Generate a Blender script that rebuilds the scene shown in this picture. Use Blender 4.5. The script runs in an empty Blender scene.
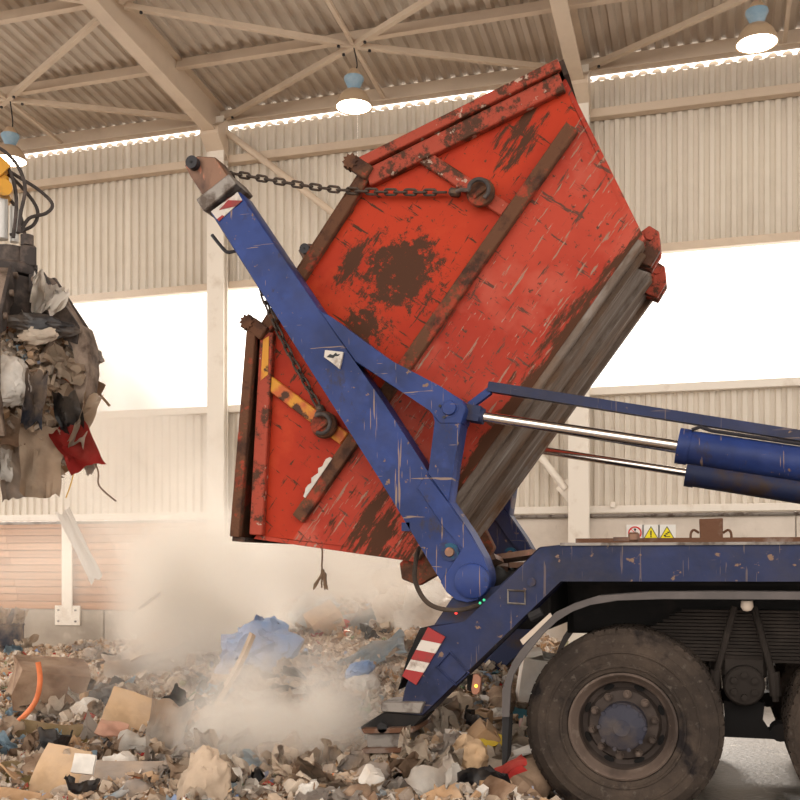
import bpy, bmesh, math, random
import numpy as np
from mathutils import Vector, Matrix, Euler, noise

# ------------------------------------------------------------------ camera, world, exposure
sc = bpy.context.scene
C = sc.collection
TH = math.radians(17.0); FPX = 1026.0; CAMH = 1.41; HZ = 562.0
cam_d = bpy.data.cameras.new('camera'); cam = bpy.data.objects.new('camera', cam_d); C.objects.link(cam)
cam.location = (0, 0, CAMH); cam.rotation_euler = (math.pi/2, 0, TH)
cam_d.sensor_width = 36; cam_d.lens = FPX*36/800; cam_d.shift_y = (HZ-400)/800
cam_d.clip_start = .05; cam_d.clip_end = 300
sc.camera = cam

world = bpy.data.worlds.new('overcast_sky'); sc.world = world; world.use_nodes = True
bg = world.node_tree.nodes['Background']
bg.inputs['Color'].default_value = (1.0, .935, .86, 1); bg.inputs['Strength'].default_value = 3.0
sun_d = bpy.data.lights.new('hazy_sun', 'SUN'); sun_d.energy = 6.5; sun_d.angle = math.radians(12); sun_d.color = (1, .93, .84)
sun = bpy.data.objects.new('hazy_sun', sun_d); C.objects.link(sun)
sun.rotation_euler = Euler((math.radians(-56), 0, math.radians(14)))
sc.view_settings.view_transform = 'Standard'; sc.view_settings.look = 'None'
sc.view_settings.gamma = 1; sc.view_settings.use_curve_mapping = False
sc.view_settings.exposure = 0.0
sc.cycles.volume_bounces = 4
sc.cycles.sample_clamp_indirect = 6

F2 = Vector((-math.sin(TH), math.cos(TH))); R2 = Vector((math.cos(TH), math.sin(TH)))
def P(px, py, Y):
    """real-world point on the vertical plane y = Y"""
    a = (px-400)/FPX; b = (HZ-py)/FPX
    d = F2 + R2*a; t = Y/d.y
    return Vector((d.x*t, Y, CAMH+b*t))
def PD(px, py, dep):
    a = (px-400)/FPX; b = (HZ-py)/FPX
    d = (F2+R2*a)*dep
    return Vector((d.x, d.y, CAMH+b*dep))

# ------------------------------------------------------------------ materials
MATS = {}
def mat(name, col, rough=.7, metal=0., layers=(), bump=None, emit=None, spec=.3, transl=0):
    m = bpy.data.materials.new(name); m.use_nodes = True; nt = m.node_tree; N = nt.nodes; L = nt.links
    b = N['Principled BSDF']; b.inputs['Roughness'].default_value = rough; b.inputs['Metallic'].default_value = metal
    b.inputs['Specular IOR Level'].default_value = spec
    tc = N.new('ShaderNodeTexCoord'); cur = None
    rgb = N.new('ShaderNodeRGB'); rgb.outputs[0].default_value = (*col, 1); cur = rgb.outputs[0]
    for ly in layers:
        c2, scale, lo, hi = ly[:4]; st = ly[4] if len(ly) > 4 else (1, 1, 1); det = ly[5] if len(ly) > 5 else 4
        opt = ly[6] if len(ly) > 6 else {}
        mp = N.new('ShaderNodeMapping'); mp.inputs['Scale'].default_value = st
        if 'rot' in opt: mp.inputs['Rotation'].default_value = opt['rot']
        mp.inputs['Location'].default_value = (len(N)*.37, len(N)*.11, len(N)*.23)
        L.new(tc.outputs['Object'], mp.inputs[0])
        nz = N.new('ShaderNodeTexNoise'); nz.inputs['Scale'].default_value = scale; nz.inputs['Detail'].default_value = det
        nz.inputs['Roughness'].default_value = opt.get('nr', .6)
        L.new(mp.outputs[0], nz.inputs['Vector'])
        src = nz.outputs['Fac']
        if 'at' in opt:
            c, r, amp = opt['at']
            sb = N.new('ShaderNodeVectorMath'); sb.operation = 'SUBTRACT'; L.new(tc.outputs['Object'], sb.inputs[0]); sb.inputs[1].default_value = c
            dv = N.new('ShaderNodeVectorMath'); dv.operation = 'DIVIDE'; L.new(sb.outputs[0], dv.inputs[0]); dv.inputs[1].default_value = r
            ln = N.new('ShaderNodeVectorMath'); ln.operation = 'LENGTH'; L.new(dv.outputs[0], ln.inputs[0])
            s1 = N.new('ShaderNodeMath'); s1.operation = 'SUBTRACT'; s1.inputs[0].default_value = 1; L.new(ln.outputs['Value'], s1.inputs[1])
            s2 = N.new('ShaderNodeMath'); s2.operation = 'MULTIPLY_ADD'; L.new(nz.outputs['Fac'], s2.inputs[0]); s2.inputs[1].default_value = amp; L.new(s1.outputs[0], s2.inputs[2])
            src = s2.outputs[0]
        mr = N.new('ShaderNodeMapRange'); mr.inputs['From Min'].default_value = lo; mr.inputs['From Max'].default_value = hi
        L.new(src, mr.inputs['Value'])
        fac = mr.outputs[0]
        if 'max' in opt:
            mm = N.new('ShaderNodeMath'); mm.operation = 'MULTIPLY'; L.new(fac, mm.inputs[0]); mm.inputs[1].default_value = opt['max']; fac = mm.outputs[0]
        mx = N.new('ShaderNodeMix'); mx.data_type = 'RGBA'
        L.new(fac, mx.inputs[0]); L.new(cur, mx.inputs[6]); mx.inputs[7].default_value = (*c2, 1)
        cur = mx.outputs[2]
    L.new(cur, b.inputs['Base Color'])
    if bump:
        nz = N.new('ShaderNodeTexNoise'); nz.inputs['Scale'].default_value = bump[0]; nz.inputs['Detail'].default_value = 5
        L.new(tc.outputs['Object'], nz.inputs['Vector'])
        bp = N.new('ShaderNodeBump'); bp.inputs['Strength'].default_value = bump[1]; bp.inputs['Distance'].default_value = .02
        L.new(nz.outputs['Fac'], bp.inputs['Height']); L.new(bp.outputs[0], b.inputs['Normal'])
    if emit:
        b.inputs['Emission Color'].default_value = (*emit[0], 1); b.inputs['Emission Strength'].default_value = emit[1]
    if transl: b.inputs['Transmission Weight'].default_value = transl
    MATS[name] = m; return m

RUST = (.068, .024, .010); DUST = (.53, .385, .27)
mat('wall_paint', (.68, .61, .52), .55, layers=[((.59, .525, .44), 1.2, .45, .75), ((.40, .32, .25), 2.0, .62, .8, (3, 1, .15), 5, {'max': .5})])
mat('roof_paint', (.55, .47, .39), .6, layers=[((.46, .39, .32), .8, .45, .75)])
mat('steel_paint', (.62, .50, .385), .5, layers=[((.50, .39, .30), 1.5, .5, .8)])
mat('cream_trim', (.80, .73, .64), .5, layers=[((.6, .5, .4), 3, .55, .8)])
mat('plinth', (.68, .60, .52), .85, layers=[((.54, .47, .40), 1.1, .45, .7), ((.33, .27, .22), 4, .6, .8, (1, 1, .4))], bump=(20, .2))
mat('old_concrete', (.42, .355, .29), .9, layers=[((.30, .25, .20), 1.3, .42, .66), ((.5, .43, .36), 3, .58, .75)], bump=(14, .3))
mat('plank_a', (.50, .255, .135), .8, layers=[((.36, .17, .085), 2, .4, .75, (.6, 1, 9)), ((.6, .37, .24), 1.2, .55, .8)])
mat('plank_b', (.56, .30, .17), .8, layers=[((.38, .18, .09), 2, .45, .75, (.6, 1, 9)), ((.6, .4, .27), 1.2, .55, .8)])
mat('plank_c', (.43, .21, .11), .8, layers=[((.30, .14, .07), 2, .45, .75, (.6, 1, 9))])
mat('floor_concrete', (.15, .122, .10), .38, layers=[((.10, .082, .067), .9, .42, .62), ((.055, .045, .037), 2.2, .55, .70), ((.42, .37, .31), 5, .62, .75)], bump=(25, .25), spec=.5)
mat('lamp_shade', (.50, .37, .25), .4, metal=.2)
mat('lamp_blue', (.22, .34, .44), .45, layers=[((.32, .42, .5), 5, .5, .7)])
mat('lamp_glow', (1, .95, .85), .5, emit=((1, .9, .72), 14))
mat('cable', (.03, .026, .024), .6)
SR = {'rot': (0, 0, 0)}
mat('skip_red', (.43, .036, .010), .55, spec=.15, layers=[((.34, .024, .008), 1.6, .42, .62), ((.50, .058, .018), 2.6, .55, .75),
    (RUST, 5, .605, .63, (.8, 1, 6), 6, {'nr': .7, 'rot': (0, .25, 0)}), (RUST, 5, .62, .64, (6, 1, .8), 5, {'nr': .65, 'rot': (0, .3, 0)}), ((.10, .035, .015), 26, .64, .68, (1, 1, 1), 4),
    (RUST, 13, 1.86, 2.02, (1, 1, 1), 8, {'at': ((1.36, 0, 1.10), (.46, 2, .46), 2.8), 'nr': .8}),
    (RUST, 13, 1.90, 2.05, (1, 1, 1), 8, {'at': ((.90, 0, 1.08), (.40, 2, .30), 2.8), 'nr': .8}),
    (RUST, 13, 1.95, 2.1, (.6, 1, 1.6), 8, {'at': ((1.25, 0, 1.42), (.42, 2, .16), 2.8), 'nr': .8}),
    (RUST, 10, 1.95, 2.1, (.4, 1, 2.2), 8, {'at': ((2.42, 0, .95), (.55, 2, .25), 2.6), 'nr': .75})], bump=(9, .12))
mat('skip_red_faded', (.42, .052, .028), .6, spec=.15, layers=[((.34, .034, .018), 1.4, .42, .62), ((.48, .105, .07), 2.2, .52, .76),
    ((.11, .045, .03), 5.5, .60, .62, (.6, 1, 5), 6, {'nr': .7, 'rot': (0, .12, 0)}), ((.12, .045, .03), 6, .605, .62, (5, 1, .7), 5, {'nr': .65, 'rot': (0, .2, 0)}),
    ((.30, .17, .12), 9, .615, .64, (.5, 1, 5), 5, {'rot': (0, -.5, 0)}), ((.33, .26, .21), 16, .66, .69, (.5, 1, 3), 5), ((.10, .04, .025), 24, .64, .68, (1, 1, 1), 4),
    (RUST, 9, 1.55, 1.75, (.4, 1, 2), 8, {'at': ((1.2, 0, -.02), (2.2, 2, .20), 2.4), 'nr': .75}),
    (RUST, 9, 1.95, 2.1, (.4, 1, 2), 8, {'at': ((.0, 0, .30), (.6, 2, .5), 2.6), 'nr': .75})], bump=(9, .15))
mat('skip_frame', (.34, .050, .025), .65, layers=[(RUST, 5, .49, .56, (1, 1, 1), 7, {'nr': .78}), ((.42, .31, .24), 14, .64, .68)], bump=(30, .3))
mat('skip_rust', (.115, .048, .024), .85, layers=[((.30, .045, .022), 5, .54, .60, (1, 1, 1), 7, {'nr': .75}), ((.05, .022, .014), 8, .5, .65)], bump=(30, .4))
mat('skip_yellow', (.62, .27, .03), .6, layers=[((.5, .11, .03), 4, .5, .6), (RUST, 8, .56, .62, (1, 1, 1), 7)], bump=(30, .2))
mat('skip_floor', (.16, .122, .098), .8, layers=[((.10, .065, .045), 3.2, .42, .58, (.35, 2.2, 1), 7, {'nr': .7}), ((.28, .24, .21), 4, .56, .68, (.3, 4, 1), 7), ((.15, .075, .035), 2, .50, .68)], bump=(16, .5))
mat('skip_dark', (.045, .030, .024), .9, layers=[((.12, .06, .04), 6, .5, .65)], bump=(20, .3))
SCR = (.30, .20, .13)
def blue(n, c, dirt, k, sm):
    d = tuple(x*.55 for x in c); l = tuple(x*1.35 for x in c)
    mat(n, c, .45, layers=[(d, 1.8, .42, .62), (l, 3, .56, .75), (dirt, 2.2, .44, .72, (1, 1, 1), 7, {'nr': .7, 'max': k}),
        (SCR, 4, .672, .682, (9, 1, .5), 3, {'rot': (0, .5, 0), 'max': sm}), (SCR, 4, .678, .688, (.5, 1, 9), 3, {'rot': (0, .35, 0), 'max': sm}), (SCR, 3, .662, .672, (12, 1, .5), 3, {'rot': (0, -.6, 0), 'max': sm}),
        ((.20, .12, .08), 18, .665, .70, (1, 1, 1), 4), ((.035, .026, .028), 3, .60, .72, (1.5, 1, 1), 7, {'nr': .75})], bump=(25, .1), spec=.22)
blue('blue_paint', (.024, .048, .19), (.05, .046, .062), .35, .75)
blue('blue_dusty', (.019, .027, .080), (.045, .037, .040), .7, .3)
mat('blue_dark', (.020, .028, .075), .6, layers=[((.060, .036, .026), 4, .46, .62, (1, 1, 1), 7)])
mat('worn_steel', (.26, .23, .205), .5, metal=.55, layers=[((.10, .075, .06), 7, .48, .62)], bump=(30, .2))
mat('rust_slide', (.21, .115, .075), .45, metal=.45, layers=[((.06, .035, .028), 4, .45, .62, (1, 1, .4), 6), ((.42, .16, .10), 6, .60, .70, (3, 1, 1))])
mat('grease_black', (.022, .02, .024), .45, layers=[((.07, .055, .05), 9, .55, .7)])
mat('chrome', (.80, .74, .70), .14, metal=1)
mat('white_print', (.58, .52, .46), .5, layers=[((.28, .22, .18), 9, .54, .66, (1, 1, 1), 7)])
mat('red_print', (.30, .026, .025), .5, layers=[((.17, .04, .035), 9, .5, .66, (1, 1, 1), 7)])
mat('teal_paint', (.012, .075, .13), .6, layers=[((.02, .03, .09), 14, .45, .55)])
mat('rubber', (.036, .027, .022), .9, spec=.15, layers=[((.080, .058, .044), 2.4, .40, .66, (1, 1, 1), 7, {'nr': .7}), ((.085, .068, .056), 30, .60, .70, (1, 1, 1), 5), ((.015, .012, .012), 4, .57, .66, (1, 1, 1), 6)], bump=(40, .35))
mat('rubber_dark', (.020, .018, .018), .8)
mat('rim_dirty', (.115, .080, .062), .7, layers=[((.055, .038, .030), 4, .45, .62), ((.16, .12, .095), 14, .6, .68)])
mat('rim_inner', (.060, .044, .037), .8, layers=[((.095, .07, .058), 6, .5, .65)])
mat('hub_dirty', (.030, .029, .043), .65, layers=[((.075, .058, .05), 6, .46, .66, (1, 1, 1), 6)], bump=(30, .2))
mat('chassis_black', (.008, .0065, .006), .8, layers=[((.022, .016, .013), 3, .5, .7)])
mat('spring_steel', (.026, .019, .015), .8, layers=[((.05, .037, .03), 4, .5, .7)])
mat('mudguard', (.085, .072, .068), .6, layers=[((.125, .105, .098), 3, .45, .7)])
mat('rust_block', (.12, .055, .03), .85, layers=[((.22, .16, .13), 6, .5, .62)], bump=(30, .4))
mat('amber', (.36, .16, .10), .35)
mat('amber_glow', (1, .5, .05), .3, emit=((1, .5, .03), 4))
mat('red_glow', (1, .05, .03), .3, emit=((1, .03, .03), 1.6))
mat('green_glow', (.05, .6, .3), .3, emit=((.02, .7, .3), .35))
mat('sign_white', (.80, .78, .74), .5); mat('sign_yellow', (.85, .72, .02), .5); mat('sign_red', (.65, .02, .02), .5); mat('sign_black', (.02, .02, .02), .5)
mat('grab_steel', (.30, .225, .175), .75, metal=.15, layers=[((.10, .068, .05), 5, .42, .62), ((.42, .33, .26), 7, .60, .76)], bump=(25, .4))
mat('grab_dark', (.055, .044, .04), .7, layers=[((.16, .12, .10), 6, .5, .68)])
mat('machine_yellow', (.62, .30, .03), .5, layers=[((.3, .15, .04), 5, .55, .7)])
mat('machine_grey', (.55, .53, .50), .4, metal=.3)
# waste
def dusty(n, c, r=.8, bump=(12, .3), k=.5, spec=.2):
    mat(n, c, r, layers=[(tuple(x*.72 for x in c), 5, .42, .66), (DUST, 3, .38, .66, (1, 1, 1), 5, {'max': k*1.35})], bump=bump, spec=spec)
dusty('w_card', (.47, .285, .155)); dusty('w_card_light', (.60, .40, .235)); dusty('w_card_dark', (.24, .14, .085))
dusty('w_white', (.72, .67, .61)); dusty('w_cream', (.60, .50, .40)); dusty('w_grey', (.34, .285, .245)); dusty('w_lightgrey', (.52, .455, .395))
dusty('w_brown', (.20, .125, .08)); dusty('w_beige', (.50, .385, .285)); dusty('w_black', (.025, .023, .025), .45, k=.2, spec=.5)
dusty('w_blue', (.22, .34, .58), .5, k=.35); dusty('w_paleblue', (.33, .43, .50), .5); dusty('w_green', (.19, .28, .15)); dusty('w_olive', (.30, .225, .085))
dusty('w_orange', (.75, .20, .07), .5, k=.2); dusty('w_red', (.50, .035, .03), .7, k=.2); dusty('w_pink', (.65, .42, .38)); dusty('w_yellow', (.75, .52, .05), .6, k=.2)
dusty('w_wood', (.38, .245, .15)); dusty('w_soil', (.34, .25, .175), .95, (22, .8)); dusty('w_navy', (.055, .062, .085)); dusty('w_teal', (.10, .27, .33))
dusty('w_deepred', (.40, .030, .024), .7, k=.08); dusty('w_strap', (.75, .42, .02), .6, k=.1); dusty('w_tile', (.50, .27, .19))

def film(n, c):
    m = bpy.data.materials.new(n); m.use_nodes = True; N = m.node_tree.nodes; L = m.node_tree.links
    b = N['Principled BSDF']; b.inputs['Base Color'].default_value = (*c, 1); b.inputs['Roughness'].default_value = .45
    t = N.new('ShaderNodeBsdfTranslucent'); t.inputs['Color'].default_value = (*c, 1)
    mx = N.new('ShaderNodeMixShader'); mx.inputs[0].default_value = .5; L.new(b.outputs[0], mx.inputs[1]); L.new(t.outputs[0], mx.inputs[2])
    L.new(mx.outputs[0], N['Material Output'].inputs['Surface']); MATS[n] = m
film('film_white', (.80, .75, .69)); film('film_grey', (.56, .50, .45)); film('film_cream', (.66, .55, .44)); film('film_blue', (.36, .47, .55))
# ------------------------------------------------------------------ mesh helpers
WM = {}
def wm(o): return WM.get(o, Matrix())
def thing(name, label, cat, loc=(0, 0, 0), rot=(0, 0, 0), group=None, kind=None):
    o = bpy.data.objects.new(name, None); C.objects.link(o); o.location = loc; o.rotation_euler = rot
    o.empty_display_size = .1
    WM[o] = Matrix.LocRotScale(Vector(loc), Euler(rot), None)
    if label: o['label'] = label
    if cat: o['category'] = cat
    if group: o['group'] = group
    if kind: o['kind'] = kind
    return o
def finish(me, m, ang=35):
    if isinstance(m, str): me.materials.append(MATS[m])
    else:
        for k in m: me.materials.append(MATS[k])
    me.shade_smooth(); me.set_sharp_from_angle(angle=math.radians(ang))
def mesh(name, bm, m, ang=35):
    bmesh.ops.recalc_face_normals(bm, faces=bm.faces)
    me = bpy.data.meshes.new(name); bm.to_mesh(me); bm.free(); finish(me, m, ang); return me
def obj(name, bm, m, parent=None, local=False, label=None, cat=None, group=None, kind=None, ang=35):
    """link a bmesh built in world coordinates (or the thing's own frame if local) as one object"""
    if parent is not None and not local: bm.transform(wm(parent).inverted())
    o = bpy.data.objects.new(name, mesh(name, bm, m, ang)); C.objects.link(o)
    if parent is not None: o.parent = parent; WM[o] = wm(parent)
    if label: o['label'] = label
    if cat: o['category'] = cat
    if group: o['group'] = group
    if kind: o['kind'] = kind
    return o
def own(name, bm, m, label, cat, group=None, kind=None, ang=35):
    """top-level single-mesh thing with its origin at its base centre"""
    vs = [v.co for v in bm.verts]
    lo = Vector([min(v[i] for v in vs) for i in range(3)]); hi = Vector([max(v[i] for v in vs) for i in range(3)])
    c = Vector(((lo.x+hi.x)/2, (lo.y+hi.y)/2, lo.z))
    bm.transform(Matrix.Translation(-c))
    o = obj(name, bm, m, label=label, cat=cat, group=group, kind=kind, ang=ang); o.location = c; WM[o] = Matrix.Translation(c)
    return o
def inst(name, me, parent, M):
    o = bpy.data.objects.new(name, me); C.objects.link(o); o.parent = parent; o.matrix_local = M; return o
def B(): return bmesh.new()
def box(bm, c, s, rot=None, bev=0):
    r = bmesh.ops.create_cube(bm, size=1)
    M = Matrix.Translation(Vector(c)) @ (rot.to_4x4() if rot else Matrix()) @ Matrix.Diagonal((*s, 1))
    bmesh.ops.transform(bm, matrix=M, verts=r['verts'])
    if bev:
        es = list({e for v in r['verts'] for e in v.link_edges})
        bmesh.ops.bevel(bm, geom=es, offset=bev, segments=1, affect='EDGES')
    return bm
def box2(bm, lo, hi, bev=0):
    lo = Vector(lo); hi = Vector(hi); return box(bm, (lo+hi)/2, hi-lo, bev=bev)
def frame(d):
    d = d.normalized(); up = Vector((0, 0, 1)) if abs(d.z) < .95 else Vector((1, 0, 0))
    x = up.cross(d).normalized(); return x, d.cross(x)
def cyl(bm, p0, p1, r, n=24, r2=None, cap=True):
    p0 = Vector(p0); p1 = Vector(p1); r2 = r if r2 is None else r2; x, y = frame(p1-p0)
    A = [bm.verts.new(p0+(x*math.cos(t)+y*math.sin(t))*r) for t in [2*math.pi*i/n for i in range(n)]]
    D = [bm.verts.new(p1+(x*math.cos(t)+y*math.sin(t))*r2) for t in [2*math.pi*i/n for i in range(n)]]
    for i in range(n): bm.faces.new((A[i], A[(i+1) % n], D[(i+1) % n], D[i]))
    if cap: bm.faces.new(A[::-1]); bm.faces.new(D)
    return bm
def tube(bm, pts, r, n=8, closed=False, cap=True):
    pts = [Vector(p) for p in pts]; N = len(pts); rings = []; px = None
    for i, p in enumerate(pts):
        a = pts[(i-1) % N] if (closed or i) else p; b = pts[(i+1) % N] if (closed or i < N-1) else p
        d = (b-a).normalized()
        if px is None: px, _ = frame(d)
        x = (px-d*px.dot(d)).normalized(); px = x; y = d.cross(x)
        rr = r[i] if isinstance(r, (list, tuple)) else r
        rings.append([bm.verts.new(p+(x*math.cos(t)+y*math.sin(t))*rr) for t in [2*math.pi*k/n for k in range(n)]])
    for i in range(N if closed else N-1):
        A = rings[i]; D = rings[(i+1) % N]
        for k in range(n): bm.faces.new((A[k], A[(k+1) % n], D[(k+1) % n], D[k]))
    if cap and not closed: bm.faces.new(rings[0][::-1]); bm.faces.new(rings[-1])
    return bm
def spline(pts, n=8):
    pts = [Vector(p) for p in pts]; out = []
    for i in range(len(pts)-1):
        p0 = pts[max(i-1, 0)]; p1 = pts[i]; p2 = pts[i+1]; p3 = pts[min(i+2, len(pts)-1)]
        for k in range(n):
            t = k/n
            out.append(.5*((2*p1)+(p2-p0)*t+(2*p0-5*p1+4*p2-p3)*t*t+(3*p1-p0-3*p2+p3)*t**3))
    out.append(pts[-1]); return out
def prism(bm, pts3, ext, bev=0):
    """polygon of 3D points extruded by vector ext"""
    A = [bm.verts.new(p) for p in pts3]; D = [bm.verts.new(Vector(p)+Vector(ext)) for p in pts3]; n = len(A)
    fs = [bm.faces.new(A), bm.faces.new(D[::-1])]
    for i in range(n): fs.append(bm.faces.new((A[(i+1) % n], A[i], D[i], D[(i+1) % n])))
    if bev:
        es = list({e for v in A+D for e in v.link_edges})
        bmesh.ops.bevel(bm, geom=es, offset=bev, segments=1, affect='EDGES')
    return bm
def pp(bm, pix, Y0, Y1, bev=0):
    """profile given on the plane y = Y0, extruded to y = Y1"""
    return prism(bm, [P(x, y, Y0) for x, y in pix], (0, Y1-Y0, 0), bev)
def lathe(bm, prof, axis_o, axis_d, n=32, cap=False):
    axis_o = Vector(axis_o); d = Vector(axis_d).normalized(); x, y = frame(d); rings = []
    for r, h in prof:
        rings.append([bm.verts.new(axis_o+d*h+(x*math.cos(t)+y*math.sin(t))*max(r, 1e-4)) for t in [2*math.pi*k/n for k in range(n)]])
    for A, D in zip(rings, rings[1:]):
        for k in range(n): bm.faces.new((A[k], A[(k+1) % n], D[(k+1) % n], D[k]))
    if cap: bm.faces.new(rings[0][::-1]); bm.faces.new(rings[-1])
    return bm

# ================================================================== THE HALL
YW = 15.5; ZP = 2.13; ZS = 3.97; ZH = 5.95; ZE = 8.60; RS = .102; ZR = 8.75
COLX = [-13.7, -7.80, -1.90, 4.0]
XL, XR = -17.0, 9.0
def roofz(Y): return ZR+RS*(YW-Y)

fb = B(); box2(fb, (-45, -30, -.9), (45, 12.7, 0)); box2(fb, (-5.0, 12.7, -.9), (45, 16.2, 0)); box2(fb, (-45, 12.7, -.9), (-5.0, 16.2, -.5))
floor = obj('floor', fb, 'floor_concrete', kind='structure')

wall = thing('wall_back', None, None, kind='structure')
def corr(w, pitch, amp, L0, L1, mapf):
    """one trapezoidal sheet: across w, from L0 to L1; mapf(across, along, depth) -> point"""
    bm = B(); n = round(w/pitch); pr = []
    for i in range(n):
        x = i*pitch; pr += [(x, 0), (x+pitch*.38, 0), (x+pitch*.52, amp), (x+pitch*.86, amp)]
    pr.append((w, 0))
    A = [bm.verts.new(mapf(x, L0, d)) for x, d in pr]; D = [bm.verts.new(mapf(x, L1, d)) for x, d in pr]
    for i in range(len(pr)-1): bm.faces.new((A[i], A[i+1], D[i+1], D[i]))
    return bm
SW = 1.05
for z0, z1 in ((ZP, ZS), (ZH, ZE)):
    me = mesh('cladding_sheet', corr(SW, .15, .04, z0, z1, lambda x, l, d: Vector((x, d, l))), 'wall_paint', 20)
    for i in range(int((XR-XL)/SW)):
        inst('cladding_sheet', me, wall, Matrix.Translation((XL+i*SW, YW+(.003 if i % 2 else 0), 0)))
for z, h, dep in ((ZP+.06, .11, .10), (ZS-.03, .12, .14), (ZH+.03, .12, .14), (8.05, .13, .16)):
    obj('girt', box2(B(), (XL, YW-dep, z-h/2), (XR, YW-.004, z+h/2), bev=.008), 'cream_trim' if z < ZS+.1 else 'steel_paint', wall)
obj('conduit', cyl(B(), (XL, YW-.16, ZP-.04), (XR, YW-.16, ZP-.04), .03, 10), 'worn_steel', wall)
cb = B(); box(cb, P(613, 505, YW-.13), (.07, .05, .09), bev=.006); obj('conduit_box', cb, 'cream_trim', wall)
# columns (H sections)
for cx in COLX:
    b = B(); w = .30
    box2(b, (cx-w/2, YW-.33, 0), (cx+w/2, YW-.30, roofz(YW)-.05)); box2(b, (cx-.012, YW-.30, 0), (cx+.012, YW-.15, roofz(YW)-.05))
    box2(b, (cx-w/2, YW-.19, 0), (cx+w/2, YW-.16, roofz(YW)-.05))
    obj('column', b, 'cream_trim', wall)
# plinth to the right of the left column, low concrete upstand with boards to the left
for i in range(6):
    x0 = -7.9+i*3.0; obj('plinth_panel', box2(B(), (x0+.008, YW-.12, 0), (x0+2.992, YW+.15, ZP-.005), bev=.01), 'plinth', wall)
for i in range(5):
    x0 = -7.9-2.05*(i+1); obj('concrete_panel', box2(B(), (x0+.01, YW-.24, -.5), (x0+2.04, YW+.15, .58), bev=.012), 'old_concrete', wall)
rnd = random.Random(3)
NP = 12; ph = (ZP-.60)/NP
plank_me = [mesh('plank', box2(B(), (0, 0, 0), (4.5, .05, ph-.014), bev=.006), k) for k in ('plank_a', 'plank_b', 'plank_c')]
for r in range(NP):
    for sgm in range(3):
        x0 = -7.9-4.5*(sgm+1)+((r*1.37) % 1.4-.7)*(1 if sgm else 0)
        if sgm == 0: x0 = -7.9-4.5
        inst('plank', plank_me[rnd.choice([0, 0, 1, 1, 2])], wall, Matrix.Translation((x0, YW-.17-rnd.random()*.012-(.002*sgm), .60+r*ph)))
obj('board_backing', box2(B(), (-20, YW-.10, .585), (-7.95, YW-.05, ZP-.01)), 'plank_c', wall)
pc = P(68, 560, YW-.26)
post = B(); box2(post, (pc.x-.10, YW-.30, .50), (pc.x+.10, YW-.27, ZP)); box2(post, (pc.x-.012, YW-.27, .50), (pc.x+.012, YW-.18, ZP))
obj('board_post', post, 'cream_trim', wall)
obj('base_plate', box2(B(), (pc.x-.25, YW-.285, .32), (pc.x+.25, YW-.25, .66), bev=.006), 'cream_trim', wall)
for sx in (-.17, .17):
    for z in (.39, .58): obj('bolt', cyl(B(), (pc.x+sx, YW-.28, z), (pc.x+sx, YW-.305, z), .018, 6), 'worn_steel', wall)
# wall braces
def beam(bm, a, b, w, h=None):
    a = Vector(a); b = Vector(b); x, y = frame(b-a); h = h or w
    prism(bm, [a+x*w/2*s+y*h/2*t for s, t in ((1, 1), (-1, 1), (-1, -1), (1, -1))], b-a); return bm
obj('wall_brace', cyl(B(), (-7.75, YW-.22, 8.55), (-2.0, YW-.22, 3.9), .055, 12), 'steel_paint', wall)
obj('wall_brace', cyl(B(), P(566, 489, YW-.22), P(497, 401, YW-.22), .055, 12), 'cream_trim', wall)
gq = P(568, 491, YW-.22); obj('gusset_plate', box(B(), gq, (.30, .02, .22), Euler((0, math.radians(50), 0)).to_matrix()), 'cream_trim', wall)
# teeth added along the wall top to scallop the strip of light
fm = mesh('light_gap_tooth', prism(B(), [Vector((.07*math.cos(a), 0, .055*math.sin(a))) for a in [math.pi*k/8 for k in range(9)]], (0, .02, 0)), 'cream_trim')
for i in range(int((XR-XL)/.2)): inst('light_gap_tooth', fm, wall, Matrix.Translation((XL+i*.2, YW+.01, ZE)))

ceil = thing('ceiling', None, None, kind='structure')
RY0 = -5.0; RYE = YW+.06
me = mesh('roof_sheet', corr(1.0, .2, .045, RY0, RYE, lambda x, l, d: Vector((x, l, roofz(l)+.13+d))), 'roof_paint', 20)
for i in range(26): inst('roof_sheet', me, ceil, Matrix.Translation((XL+i*1.0, 0, 0)))
PY = [15.42, 13.92, 12.27, 10.62, 8.97, 7.3, 5.6, 3.9]
for y in PY:
    z = roofz(y); b = B()
    if y > 15: box2(b, (XL, y-.05, z-.11), (XR, y+.05, z+.12)); box2(b, (XL, y-.12, z-.11), (XR, y-.05, z-.09))
    else: box2(b, (XL, y-.03, z-.02), (XR, y+.03, z+.125)); box2(b, (XL, y-.08, z-.03), (XR, y+.03, z-.02))
    obj('purlin', b, 'steel_paint', ceil)
for cx in COLX:
    b = B()
    y0, y1 = RY0, YW-.17
    def rb(x0, x1, dz0, dz1): prism(b, [Vector((x0, y0, roofz(y0)+dz0)), Vector((x1, y0, roofz(y0)+dz0)), Vector((x1, y0, roofz(y0)+dz1)), Vector((x0, y0, roofz(y0)+dz1))], (0, y1-y0, roofz(y1)-roofz(y0)))
    rb(cx-.11, cx+.11, -.42, -.395); rb(cx-.01, cx+.01, -.395, .09); rb(cx-.11, cx+.11, .09, .115)
    obj('rafter', b, 'steel_paint', ceil)
    g = B(); prism(g, [Vector((cx-.16, YW-.17, roofz(YW)-.05)), Vector((cx-.16, YW-.55, roofz(YW)-.30)), Vector((cx-.16, YW-.55, roofz(YW)-.42)), Vector((cx-.16, YW-.17, roofz(YW)-.75))], (.32, 0, 0))
    obj('knee_plate', g, 'steel_paint', ceil)
def rp(x, y, dz=-.07): return Vector((x, y, roofz(y)+dz))
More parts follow.
